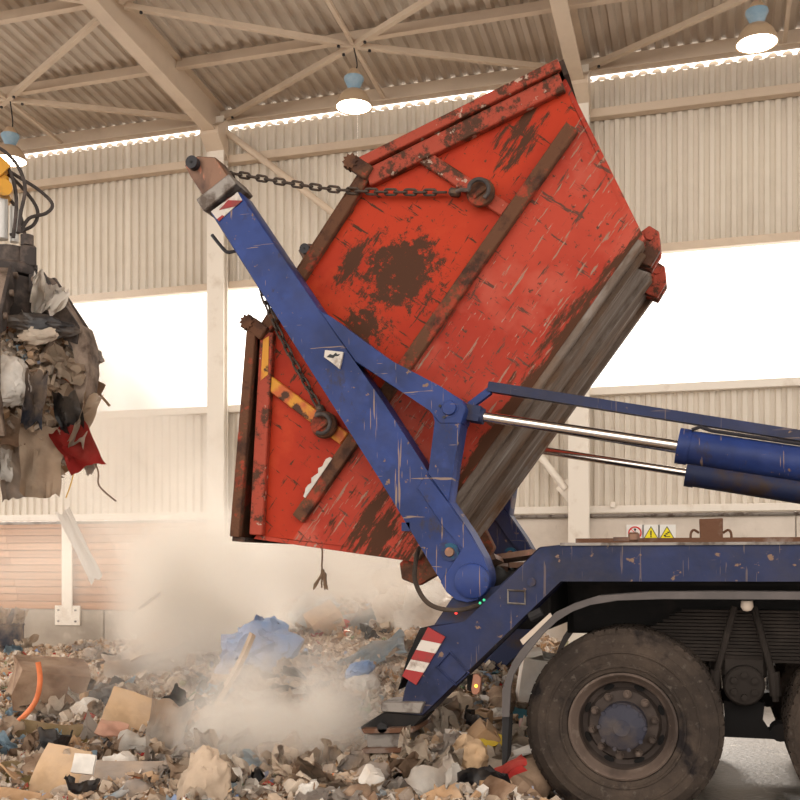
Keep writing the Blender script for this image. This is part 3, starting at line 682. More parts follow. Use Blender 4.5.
# ribs and frames on both sides
def rib(a, c, w, v0, v1, m, name='rib'):
    a = Vector((a[0], 0, a[1])); c = Vector((c[0], 0, c[1])); d = (c-a).normalized(); p = Vector((-d.z, 0, d.x))*w/2
    b = prism(B(), [Vector((q.x, v0, q.z)) for q in (a+p, c+p, c-p, a-p)], (0, v1-v0, 0), .006)
    return obj(name, b, m, skip, local=True)
for v0, v1 in ((-.055, 0), (W, W+.055)):
    rib((-.26, .735), (SL+.33, .70), .085, v0, v1, 'skip_rust', 'long_rib')
    rib((1.99, .75), (1.99, 1.40), .085, v0+.015 if v0 < 0 else v0, v1 if v0 < 0 else v1-.015, 'skip_frame', 'upright_rib')
    rib((.32, .78), (.32, 1.44), .085, v0+.015 if v0 < 0 else v0, v1 if v0 < 0 else v1-.015, 'skip_yellow', 'upright_rib')
    rib((ER-.01, EN-.015), (RR, RN-.05), .11, v0, v1, 'skip_frame', 'rim_frame')
    rib((EL+.01, EN-.015), (RL, RN-.05), .09, v0, v1, 'skip_frame', 'rim_frame')
    rib((RL-.02, RN-.03), (RR+.02, RN-.03), .07, v0, v1, 'skip_rust', 'rim_frame')
ye = Vector((.30, 0, 1.44))
sk('yellow_edge', [(.36, 1.44), (.30, 1.46), (.52, 1.60), (.56, 1.58)], -.058, -.03, 'skip_yellow')
# lids
def lid(hx, hn, ex, en, openang, s):
    a = Vector((hx, 0, hn)); c = Vector((ex, 0, en)); d = (c-a); L = d.length; d.normalize()
    nrm = Vector((-d.z, 0, d.x)) if s > 0 else Vector((d.z, 0, -d.x))
    if nrm.z < 0: nrm = -nrm
    R = Matrix.Rotation(openang, 3, 'Y'); d = R @ d; nrm = R @ nrm
    b = B(); p0 = a+nrm*.035; p1 = p0+d*(L+.02)
    prism(b, [Vector((p.x, -.06, p.z)) for p in (p0, p1, p1+nrm*.02, p0+nrm*.02)], (0, W+.12, 0))
    l = obj('lid', b, 'skip_rust', skip, local=True)
    for v in (-.085, W+.035):
        b = B(); prism(b, [Vector((p.x, v, p.z)) for p in (p0-nrm*.03, p1-nrm*.03, p1+nrm*.035, p0+nrm*.035)], (0, .05, 0), .005); obj('lid_flange', b, 'skip_rust' if s < 0 else 'skip_frame', l, local=True)
    b = B(); prism(b, [Vector((p.x, -.05, p.z)) for p in (p1-nrm*.06, p1+d*.03-nrm*.06, p1+d*.03+nrm*.03, p1+nrm*.03)], (0, W+.1, 0)); obj('lid_nose', b, 'skip_dark', l, local=True)
lid(RR+.03, RN, ER, EN, math.radians(-1.5), 1)
lid(RL-.03, RN, EL, EN, math.radians(3.5), -1)
# dark infill in the lid gaps, its colour standing in for their shade
sk('gap_shade', [(EL+.02, EN), (RL, RN-.01), (RL-.01, RN+.03), (EL-.02, EN+.045)], .02, W-.02, 'skip_dark')
sk('gap_shade', [(ER-.02, EN), (RR, RN-.01), (RR+.01, RN+.03), (ER+.02, EN+.03)], .02, W-.02, 'skip_dark')
# hinge knobs
def cog(u, n):
    for v in (-.10, W+.04):
        b = B(); pts = []
        for k in range(20):
            r = .052 if k % 2 else .036; pts.append(Vector((u+math.cos(k*math.pi/10)*r, v, n+math.sin(k*math.pi/10)*r)))
        prism(b, pts, (0, .06, 0)); box2(b, (u-.04, v+.01, n-.14), (u+.05, v+.075, n-.01), bev=.006)
        obj('hinge_knob', b, 'skip_rust', skip, local=True)
cog(RR+.02, RN+.085); cog(RL-.02, RN+.085)
# lugs
lugs = {}
def lug(u, n):
    for v, s in ((0, -1), (W, 1)):
        b = B(); lathe(b, [(.001, .085), (.078, .085), (.085, .075), (.085, .055), (.05, .05), (.05, .0)], (u, v, n), (0, s, 0), 28); l = obj('lifting_lug', b, 'skip_rust', skip, local=True)
        b = B(); box(b, (u, v+s*.092, n), (.10, .014, .035), Euler((0, math.radians(20), 0)).to_matrix(), .004); obj('lug_bar', b, 'skip_rust', l, local=True)
lug(1.99, .93); lug(.32, .93)
# catch feet on the base
for v in (.12, W-.30):
    b = B(); prism(b, [Vector((u, v, n)) for u, n in ((SL-.08, -.04), (SL+.06, .045), (SL+.13, .02), (SL+.13, -.05), (SL+.05, -.12), (SL-.06, -.13))], (0, .05, 0), .005)
    prism(b, [Vector((u, v+.11, n)) for u, n in ((SL-.08, -.04), (SL+.06, .045), (SL+.13, .02), (SL+.13, -.05), (SL+.05, -.12), (SL-.06, -.13))], (0, .05, 0), .005)
    cyl(b, (SL+.085, v-.01, -.02), (SL+.085, v+.17, -.02), .028, 14); obj('catch_foot', b, 'skip_frame', skip, local=True)
b = B(); prism(b, [Vector((u, .04, n)) for u, n in ((-.10, .05), (-.17, -.02), (-.14, -.13), (.06, -.22), (.22, -.20), (.3, -.04))], (0, .08, 0), .006); obj('pivot_hook', b, 'skip_rust', skip, local=True)
b = B(); prism(b, [Vector((u, W-.12, n)) for u, n in ((-.10, .05), (-.17, -.02), (-.14, -.13), (.06, -.22), (.22, -.20), (.3, -.04))], (0, .08, 0), .006); obj('pivot_hook', b, 'skip_rust', skip, local=True)
# frost-like rag strip stuck on the rib
b = B(); rr = random.Random(9); pts = [Vector((.18-.30*k/12, -.062,   .782+(.004+.022*rr.random() if 0 < k < 12 else 0))) for k in range(13)]
prism(b, pts+[Vector((-.12, -.062, .765)), Vector((.18, -.062, .765))], (0, .012, 0)); obj('stuck_scrap', b, 'w_white', skip, local=True)

# ================================================================== CHAINS
def link_mesh():
    r, s = .016, .024; pts = []
    for k in range(9): a = -math.pi/2+math.pi*k/8; pts.append((s+math.cos(a)*r, math.sin(a)*r, 0))
    for k in range(9): a = math.pi/2+math.pi*k/8; pts.append((-s+math.cos(a)*r, math.sin(a)*r, 0))
    return mesh('chain_link', tube(B(), pts, .0075, 8, closed=True), 'chain_steel')
mat('chain_steel', (.075, .055, .043), .6, metal=.4, layers=[((.16, .09, .055), 20, .5, .65)])
LK = link_mesh()
def chain(pts, label, hook=None):
    path = spline(pts, 30); t = thing('lifting_chain', label, 'chain', pts[0]); pitch = .062; acc = 0; out = [path[0]]
    for a, c in zip(path, path[1:]):
        d = (c-a).length
        while acc+d >= pitch*len(out): out.append(a.lerp(c, (pitch*len(out)-acc)/d))
        acc += d
    for i in range(len(out)-1):
        d = (out[i+1]-out[i]).normalized(); x, y = frame(d); 
        tw = math.radians(20 if i % 2 else 110)
        z = x*math.cos(tw)+y*math.sin(tw); yy = z.cross(d)
        M = Matrix((d, yy, z)).transposed().to_4x4(); M.translation = (out[i]+out[i+1])/2-Vector(pts[0])
        inst('chain_link', LK, t, M)
    if hook is not None:
        h = Vector(hook); d = (h-Vector(pts[-1])).normalized(); e = Vector(pts[-1])
        up = Vector((-d.z, 0, d.x)); o = h+Vector((0, -.10, 0)); arc = [e+Vector((0, 0, 0)), e.lerp(o-d*.075, .6)]
        for k in range(9): a = math.radians(180-30*k+10); arc.append(o+d*math.cos(a)*.060+up*math.sin(a)*.060)
        obj('chain_hook', tube(B(), spline(arc, 3), .0125, 10), 'grab_dark', t)
        b = B(); box(b, e, (.07, .05, .05), Matrix((d, Vector((0, 1, 0)), up)).transposed(), .012); obj('chain_shackle', b, 'chain_steel', t)
    return t
def skw(u, v, n): return wm(skip) @ Vector((u, v, n))
def tipz(y): p = P(231, 173, 5.95); return Vector((p.x, y, p.z))
for near in (True, False):
    y = 5.955 if near else 7.52; vl = 0 if near else W
    L1 = skw(1.99, vl, .93); L2 = skw(.32, vl, .93)
    yy = y if near else 7.525
    h1 = Vector((L1.x, yy+.06 if near else L1.y+.08, L1.z)); h2 = Vector((L2.x, yy+.06 if near else L2.y+.08, L2.z))
    A = tipz(yy)
    e1 = h1.lerp(A, .10)+Vector((0, -.02 if near else 0, 0)); e1.z -= .005
    chain([A, A.lerp(e1, .5)+Vector((0, 0, -.045)), e1], 'rusty chain running from the %s arm tip to the upper lug of the red skip' % ('sticker-marked' if near else 'wall-side'), h1 if near else None)
    e2 = h2.lerp(A, .06)
    d = e2-A; mid = [A+d*.30+Vector((-.055, 0, -.03)), A+d*.52+Vector((-.075, 0, -.05)), A+d*.75+Vector((-.045, 0, -.04))]
    chain([A]+mid+[e2], 'rusty chain hanging behind the %s arm to the lower lug of the red skip' % ('sticker-marked' if near else 'wall-side'), h2 if near else None)
# rope scrap under the skip
rt = P(322, 533, 6.3); rbm = B(); rr = random.Random(2)
tube(rbm, [rt+Vector((rr.uniform(-.004, .004), 0, -k*.03)) for k in range(13)], .006, 6)
for s in (-1, 1, .3):
    tube(rbm, [rt+Vector((s*.012*k+rr.uniform(-.012, .012), rr.uniform(-.01, .01), -.24-k*.033)) for k in range(5)], [.006, .013, .009, .013, .005], 6)
own('rope_scrap', rbm, 'w_brown', 'dark frayed rope scrap dangling below the tipped red skip', 'rope')
for k, (x, y, w) in enumerate(((236, 470, .10), (240, 500, .12))):
    bm = B(); p0 = P(247, y-30, 6.3)
    tube(bm, spline([p0+Vector((0, 0, 0)), p0+Vector((-.05, 0, -.12)), p0+Vector((-.02-.05*k, 0, -.22)), p0+Vector((-.09, 0, -.36))], 5), .006, 5)
    own('plastic_strip', bm, 'w_lightgrey', 'thin pale plastic strip caught in the gap of the skip lid', 'strip', 'strips caught in the lid gap')

# ================================================================== GRAB
exec_rnd = random.Random(77)
GD = 8.0; S = FPX/GD
gc = PD(10, 380, GD); grot = TH+math.atan((400-10)/FPX)
grab = thing('hydraulic_grab', 'dusty brown hydraulic grab clutching a bundle of mixed rubbish', 'grab', gc, (0, 0, grot))
GM = wm(grab)
def g(px, py, y=0): return Vector(((px-10)/S, y, (380-py)/S))
def gw(px, py, y=0): return GM @ g(px, py, y)
obj('rotator', lathe(B(), [(.001, .0), (.19, 0), (.20, .015), (.20, .07), (.17, .09), (.12, .10), (.12, .22), (.001, .22)], g(10, 277), (0, 0, 1), 32), 'grab_dark', grab, local=True)
b = B(); box(b, g(27, 258, -.06), (.12, .12, .17), bev=.015); cyl(b, g(26, 246, -.06), g(26, 236, -.06), .05, 14); box(b, g(30, 268, -.05), (.09, .1, .03)); obj('rotator_motor', b, 'grab_dark', grab, local=True)
obj('grab_head', lathe(B(), [(.001, .10), (.17, .10), (.20, .06), (.22, -.02), (.20, -.20), (.14, -.36), (.10, -.42), (.001, -.42)], g(10, 292), (0, 0, 1), 20), 'grab_dark', grab, local=True)
prof_o = [(36, 281), (46, 279), (56, 293), (74, 327), (82, 332), (87, 350), (88, 376), (85, 400), (76, 424), (62, 444)]
prof_i = [(58, 440), (68, 420), (75, 398), (77, 376), (74, 352), (64, 336), (50, 312), (36, 296)]
for k in range(5):
    R = Matrix.Rotation(math.radians(-32-72*k), 4, 'Z') @ Matrix.Diagonal((1.17, 1, 1, 1))
    def tn(name, pts, y0, y1, m, par, bev=.006):
        b = prism(B(), [g(x, y, y0) for x, y in pts], (0, y1-y0, 0), bev); b.transform(R); return obj(name, b, m, par, local=True)
    ti = tn('grab_tine', prof_o+prof_i, -.085, .085, 'grab_steel', grab)
    for y0 in (-.10, .075):
        tn('tine_cheek', [(34, 279), (47, 277), (70, 316), (80, 333), (78, 350), (66, 345), (52, 318), (44, 314), (34, 296)], y0, y0+.025, 'grab_dark', ti, .004)
    b = B()
    for (x, y) in ((41, 285), (73, 333), (54, 306)): cyl(b, g(x, y, -.125), g(x, y, .125), .025, 12)
    b.transform(R); obj('tine_pin', b, 'grab_steel', ti, local=True)
    b = B(); cyl(b, g(24, 288), g(50, 318), .045, 14); cyl(b, g(50, 318), g(68, 338), .025, 12); b.transform(R); obj('tine_cylinder', b, 'grab_dark', grab, local=True)
# hanger and dipper
b = B(); cyl(b, g(2, 240), g(2, 178), .050, 18); obj('hanger_rod', b, 'machine_grey', grab, local=True)
b = B(); cyl(b, g(14, 240, .05), g(14, 205, .05), .035, 14); obj('hanger_rod', b, 'machine_grey', grab, local=True)
b = B(); cyl(b, g(4, 193, -.12), g(4, 193, .14), .065, 20); box(b, g(2, 185), (.11, .14, .12), bev=.02); obj('hanger_knuckle', b, 'machine_yellow', grab, local=True)
b = B(); beam(b, g(-2, 185), g(-190, 20), .22, .30); obj('dipper_arm', b, 'machine_yellow', grab, local=True)
hoses = [[(-14, 150), (5, 158), (18, 172), (24, 192), (20, 216), (18, 236)], [(-14, 160), (2, 164), (12, 180), (16, 205), (13, 240)], [(-14, 166), (0, 168), (20, 178), (38, 188), (50, 200), (44, 210), (28, 217), (20, 232)],
         [(-14, 170), (6, 172), (26, 190), (36, 206), (33, 220), (22, 228), (10, 234)], [(-14, 178), (-2, 182), (10, 196), (20, 212), (25, 236)]]
for k, hp in enumerate(hoses):
    b = B(); tube(b, spline([g(x, y, -.12+.05*k) for x, y in hp], 6), .014, 8); obj('hydraulic_hose', b, 'grab_dark', grab, local=True)

# ================================================================== WASTE ITEM MESHES
def sheet_bm(w, h, amp, seed, n=12, fold=0., thick=.006):
    b = B(); V = []
    for j in range(n+1):
        row = []
        for i in range(n+1):
            u = i/n-.5; v = j/n-.5
            e = 1+.18*noise.noise((u*3+seed, v*3, 5.5))
            k_ = amp*.55; z = k_*(noise.noise((u*3+seed*1.7, v*3, seed))+.55*abs(noise.noise((u*6, v*6+seed, 2.2)))+.38*abs(noise.noise((u*13+seed, v*13, 9))))
            z += fold*(abs(u+.2*math.sin(seed+v*4)))
            row.append(b.verts.new((u*w*e, v*h*e+amp*.4*noise.noise((u*5, v*5, seed+4)), z)))
        V.append(row)
    for j in range(n):
        for i in range(n): b.faces.new((V[j][i], V[j][i+1], V[j+1][i+1], V[j+1][i]))
    if thick: bmesh.ops.solidify(b, geom=b.faces[:], thickness=thick)
    return b
def lump_bm(sx, sy, sz, seed, rough=.3, sub=4):
    b = B(); bmesh.ops.create_icosphere(b, subdivisions=sub, radius=1)
    for v in b.verts:
        p = v.co.normalized()
        d = 1+rough*noise.noise(p*1.6+Vector((seed, 0, 0)))+rough*.9*abs(noise.noise(p*3.4+Vector((0, seed, 0))))+rough*.6*abs(noise.noise(p*7+Vector((0, 0, seed))))+rough*.35*abs(noise.noise(p*14+Vector((seed, 0, seed))))
        v.co = Vector((p.x*sx*d, p.y*sy*d, p.z*sz*d))
    return b
def carton_bm(w, d, h, seed, crush=.1):
    b = B(); rr = random.Random(seed); t = .006
    for (c, s) in (((0, 0, t/2), (w, d, t)), ((-w/2, 0, h/2), (t, d, h)), ((w/2, 0, h/2), (t, d, h)), ((0, -d/2, h/2), (w, t, h)), ((0, d/2, h/2), (w, t, h))): box(b, c, s)
    for (cx, cy, ww, dd, rx, ry) in ((0, -d/2, w, d/2, rr.uniform(-.7, .5), 0), (0, d/2, w, d/2, rr.uniform(-.5, .7), 0), (-w/2, 0, w/2, d, 0, rr.uniform(-.5, .7)), (w/2, 0, w/2, d, 0, rr.uniform(-.7, .5))):
        off = Vector((-cx*.5, -cy*.5, 0)); R = Euler((rx, ry, 0)).to_matrix()
        box(b, Vector((cx, cy, h))+R @ off, (ww*.98 if not ry else w/2, dd if not rx else d/2, t), R)
    bmesh.ops.subdivide_edges(b, edges=b.edges[:], cuts=1, use_grid_fill=True)
    for v in b.verts:
        k = noise.noise(v.co*3/max(w, d, h)+Vector((seed, 0, 0))); v.co += Vector((k*crush*w*.5, noise.noise(v.co*4+Vector((0, seed, 0)))*crush*d*.5, k*crush*h))
    return b
def board_bm(w, d, t, seed, bend=.05):
    b = B(); box(b, (0, 0, 0), (w, d, t)); bmesh.ops.subdivide_edges(b, edges=[e for e in b.edges if e.calc_length() > t*2], cuts=5, use_grid_fill=True)
    for v in b.verts:
        u = v.co.x/w; q = v.co.y/d
        v.co.z += bend*(noise.noise((u*2+seed, q*2, 1))+.6*u*u*2*math.sin(seed)); v.co.x *= 1+.05*noise.noise((seed, q*9, 3)); v.co.y *= 1+.05*noise.noise((seed, u*9, 8))
    return b
def bottle_bm(r, L):
    b = B(); lathe(b, [(.001, 0), (r*.9, 0), (r, .02*L), (r, .3*L), (r*.9, .36*L), (r, .42*L), (r, .66*L), (r*.45, .86*L), (r*.35, .88*L), (r*.35, .97*L), (.001, .97*L)], (0, 0, 0), (1, 0, 0), 14); return b
def can_bm(r, L):
    b = B(); lathe(b, [(.001, .01), (r*.8, .01), (r*.85, 0), (r, .03*L), (r, .95*L), (r*.85, L), (r*.8, L-.006), (.001, L-.006)], (0, 0, 0), (1, 0, 0), 16)
    for v in b.verts: v.co.z += .12*r*noise.noise(v.co*30)
    return b
def cup_bm(r, L):
    b = B(); lathe(b, [(.001, 0), (r*.72, 0), (r, L), (r*1.06, L), (r*1.06, L*.96), (r*.97, L*.97), (r*.69, .02), (.001, .02)], (0, 0, 0), (.6, 0, .8), 16); return b
def stick_bm(L, w, t, seed):
    b = B(); box(b, (0, 0, 0), (L, w, t)); bmesh.ops.subdivide_edges(b, edges=[e for e in b.edges if e.calc_length() > L*.5], cuts=5)
    for v in b.verts: v.co.z += .03*L*noise.noise((v.co.x/L*2+seed, 0, 0))
    return b
def coil_bm(L, r, seed):
    rr = random.Random(seed); pts = [Vector((L*(k/6-.5), rr.uniform(-.3, .3)*L*.5, rr.uniform(0, .12)*L)) for k in range(7)]
    return tube(B(), spline(pts, 5), r, 6)

def put(name, bm, m, X, Y, label, cat, rot=(0, 0, 0), lift=.02, group=None, z=None):
    bm.transform(Euler(rot).to_matrix().to_4x4())
    zz = (heap(X, Y)+lift) if z is None else z
    bm.transform(Matrix.Translation((X, Y, zz)))
    return own(name, bm, m, label, cat, group, ang=40)
def on_heap(px, py):
    """where the line of sight through a spot meets the heap"""
    a = (px-400)/FPX; bb = (HZ-py)/FPX; d = F2+R2*a
    t = 3.5
    while t < 16:
        if CAMH+bb*t < max(heap(d.x*t, d.y*t), 0): break
        t += .03
    return d.x*t, d.y*t
def hero(px, py, name, bm, m, label, cat, rot=(0, 0, 0), lift=.04):
    X, Y = on_heap(px, py); return put(name, bm, m, X, Y, label, cat, rot, lift)
fc = TH    # facing the camera
hero(42, 715, 'cardboard_box', carton_bm(.55, .45, .38, 33, .28), 'w_card_dark', 'large crushed brown cardboard box beside the orange tube', 'box', (.3, .2, fc+.5), .08)
hero(136, 735, 'cardboard_sheet', board_bm(.46, .40, .02, 2.0, .05), 'w_card_light', 'creased tan cardboard sheet leaning above the grey board', 'cardboard', (.85, .30, fc+.1), .10)
hero(55, 795, 'cardboard_sheet', board_bm(.30, .42, .02, 5.0, .04), 'w_card_light', 'upright tan cardboard sheet beside the grey board', 'cardboard', (.9, .15, fc-.2), .10)
hero(125, 790, 'grey_board', board_bm(.50, .34, .018, 8.0, .03), 'w_grey', 'flat slate grey board lying below the tan cardboard', 'board', (.45, .05, fc+.1), .05)
hero(70, 748, 'foam_mat', sheet_bm(.75, .40, .07, 4.4, 10, 0, .03), 'w_olive', 'mustard olive foam mat spread under the cardboard', 'mat', (.5, .05, fc+.1), .04)
hero(22, 790, 'foam_mat', sheet_bm(.5, .40, .07, 6.4, 10, 0, .03), 'w_olive', 'torn olive foam piece beside the dark slate scraps', 'mat', (.4, .1, fc+.3), .03)
hero(104, 712, 'refuse_sack', lump_bm(.13, .11, .14, 5.1, .35), 'w_black', 'small glossy black refuse sack beside the tan cardboard', 'bag', (0, .2, 0), .06)
hero(150, 672, 'plastic_sheet', sheet_bm(.95, .60, .22, 2.7, 14), 'w_lightgrey', 'large crumpled pale plastic sheet near the heap crest', 'sheet', (.5, -.2, fc+.2), .10)
hero(160, 665, 'cardboard_sheet', board_bm(.62, .34, .02, 3.0, .04), 'w_beige', 'dusty beige cardboard lying on the pale plastic sheet', 'cardboard', (.6, -.35, fc), .24)
hero(168, 757, 'clear_bag', sheet_bm(.26, .44, .12, 7.7, 12, .15), 'w_lightgrey', 'translucent grey plastic bag draped next to tan cardboard', 'bag', (1.1, .1, fc), .12)
hero(136, 760, 'plastic_sheet', sheet_bm(.26, .16, .08, 9.7, 9), 'w_white', 'small white crumpled film on the grey board', 'sheet', (.6, .1, fc), .10)
hero(112, 750, 'cardboard_scrap', board_bm(.20, .13, .012, 6, .03), 'w_tile', 'rosy brown cardboard scrap above the grey board', 'cardboard', (.7, .2, fc), .14)
hero(70, 702, 'cardboard_scrap', board_bm(.14, .11, .012, 7, .02), 'w_tile', 'rosy cardboard scrap under the black refuse sack', 'cardboard', (.8, .1, fc), .10)
hero(258, 672, 'blue_sack', lump_bm(.30, .20, .24, 2.2, .4), 'w_blue', 'bright blue plastic sack half buried in dust', 'bag', (0, -.4, fc), .16)
x, y = on_heap(258, 672); sk_ = sheet_bm(.20, .26, .14, 3.8, 12, .2); put('blue_film', sk_, 'w_blue', x+.05, y, 'torn blue film standing up above the blue sack', 'film', (1.1, .3, fc), .30)
hero(247, 685, 'foam_piece', lump_bm(.16, .03, .07, 1.3, .2), 'w_pink', 'pale pink foam sliver beneath the blue sack', 'foam', (0, .5, fc), .06)
hero(222, 715, 'plank', stick_bm(1.0, .09, .03, 1), 'w_beige', 'dusty long wooden plank leaning down from the blue sack', 'plank', (.3, -1.1, fc+.1), .15)
hero(327, 633, 'cardboard_box', carton_bm(.32, .24, .20, 3, .05), 'w_card_light', 'small open tan carton near the heap crest', 'box', (.5, -.5, fc+.3), .06)
hero(341, 631, 'red_packet', board_bm(.16, .10, .03, 3, .02), 'w_red', 'small red packet next to the open tan carton', 'packet', (.7, .3, fc), .08)
hero(312, 630, 'grey_sack', lump_bm(.22, .16, .24, 6.2, .35), 'w_paleblue', 'grey blue sack slumped behind the open tan carton', 'bag', (0, .3, fc), .10)
hero(368, 628, 'plastic_sheet', sheet_bm(1.0, .35, .18, 4.1, 12), 'w_paleblue', 'long pale blue tarp piece trailing along the crest', 'sheet', (.6, -.5, fc), .10)
hero(372, 665, 'plastic_sheet', sheet_bm(.6, .30, .14, 6.1, 12), 'w_paleblue', 'faded blue film lying below the long tarp piece', 'sheet', (.6, -.4, fc), .06)
hero(362, 694, 'white_sack', lump_bm(.11, .09, .12, 3.6, .3), 'w_white', 'small white knotted bag with a blue cap piece', 'bag', (0, .3, fc), .06)
x, y = on_heap(362, 694); put('blue_wrapper', lump_bm(.10, .08, .06, 4.6, .25), 'w_blue', x-.02, y, 'faded blue wrapper on the small white knotted bag', 'wrapper', (0, -.4, fc), .17)
hero(205, 805, 'paper_sack', lump_bm(.12, .10, .18, 9.1, .3), 'w_beige', 'tall beige paper sack slumped in the dust', 'bag', (.2, .3, fc), .10)
hero(467, 775, 'paper_ball', lump_bm(.10, .09, .10, 4.9, .32), 'w_card_light', 'crumpled brown paper ball beside the yellow packet', 'paper', (.2, .3, fc), .10)
hero(490, 770, 'yellow_packet', board_bm(.16, .20, .02, 4, .02), 'w_yellow', 'printed yellow packet next to the brown paper ball', 'packet', (1.0, .4, fc+.2), .12)
hero(505, 782, 'white_card', board_bm(.34, .07, .012, 4, .02), 'w_white', 'narrow white card strip beneath the yellow packet', 'card', (.5, -.4, fc), .12)
hero(497, 795, 'red_film', sheet_bm(.32, .10, .06, 5.5, 9), 'w_red', 'shredded red striped film in front of the carpet roll', 'film', (.6, -.5, fc), .09)
hero(445, 800, 'blue_white_bag', sheet_bm(.26, .2, .12, 9.5, 10, .2), 'w_white', 'torn white carrier bag beside the red film', 'bag', (.8, -.7, fc), .07)
# things behind and around the tail of the truck
for (px, py, Y, nm, bmf, m, lb, ct, rot) in (
    (536, 684, 7.0, 'white_carton', carton_bm(.26, .20, .30, 8, .06), 'w_white', 'large white carton standing behind the rear wheel', 'box', (.2, .1, .3)),
    (498, 668, 8.6, 'cardboard_box', carton_bm(.40, .3, .36, 12, .12), 'w_card', 'tan carton wedged behind the mudguard flap', 'box', (.3, -.3, .6)),
    (490, 690, 8.0, 'plastic_sheet', sheet_bm(.5, .3, .15, 12.5, 12), 'w_white', 'bright white crumpled film behind the mudguard', 'sheet', (.7, .2, .2)),
    (528, 745, 6.3, 'cardboard_sheet', board_bm(.40, .12, .014, 4, .03), 'w_card_light', 'folded tan cardboard strip wedged beside the wheel', 'cardboard', (.4, -.9, .3)),
    (521, 717, 6.6, 'pink_wrapper', board_bm(.05, .18, .012, 4, .03), 'w_pink', 'bright pink wrapper standing beside the wheel', 'wrapper', (1.2, .2, .2)),
    (517, 700, 6.9, 'teal_tray', board_bm(.14, .10, .02, 4, .02), 'w_teal', 'teal plastic tray lying behind the mudguard', 'tray', (.8, .2, .2)),
    (427, 616, 9.6, 'white_sack', lump_bm(.40, .25, .34, 13.1, .4), 'w_white', 'large white sack slumped behind the lifting arm foot', 'bag', (.2, .3, .2)),
    (415, 580, 10.4, 'yellow_foam', lump_bm(.40, .2, .20, 11.1, .2), 'w_beige', 'dusty yellowish foam block behind the skip corner', 'foam', (.2, .3, .2))):
    p = P(px, py, Y); put(nm, bmf, m, p.x, p.y, lb, ct, rot, z=max(p.z-.10, heap(p.x, p.y)))
# carpet roll beside the wheel
b = B(); c0 = P(545, 800, 5.45); tube(b, spline([P(470, 828, 5.25), P(505, 806, 5.45), P(532, 778, 5.75), P(545, 762, 6.1)], 8), [.10+.03*math.sin(k*1.3) for k in range(25)], 14)
for v in b.verts: v.co += Vector((noise.noise(v.co*7), noise.noise(v.co*7+Vector((5, 0, 0))), noise.noise(v.co*7+Vector((0, 5, 0)))))*.03
own('carpet_roll', b, 'w_brown', 'dirty brown carpet roll lying against the rear wheel', 'carpet')
# orange tube
pts = []
for (px, py, l) in ((38, 662, .45), (40, 680, .36), (36, 700, .30), (24, 716, .26), (6, 730, .20), (-12, 742, .12)):
    p = PD(px, py, 7.5); pts.append(p)
own('orange_tube', tube(B(), spline(pts, 6), .020, 10), 'w_orange', 'bent bright orange plastic tube sticking out of the heap', 'tube')
# dark drum by the wall
dc = PD(-3, 611, 14.2)
dr = thing('waste_drum', 'dark ribbed drum standing by the concrete upstand', 'drum', (dc.x, dc.y, 0))
obj('drum_body', lathe(B(), [(.001, 0), (.34, 0), (.35, .03), (.35, .25), (.365, .27), (.35, .29), (.35, .52), (.365, .54), (.35, .56), (.35, .72), (.37, .735), (.35, .75), (.32, .74), (.32, .1)], (dc.x, dc.y, 0), (0, 0, 1), 36), 'w_navy', dr)
for k, (px, py) in enumerate(((4, 617), (22, 617))):
    p = PD(px, py, 13.8); bm = sheet_bm(.16, .2, .1, 3.1+k, 8, .2); bm.transform(Matrix.Translation(p) @ Euler((1.3, .2, .4)).to_matrix().to_4x4())
    own('rag', bm, 'w_beige', 'pale rag hooked over the rim of the dark drum', 'rag', 'rags on the drum rim')

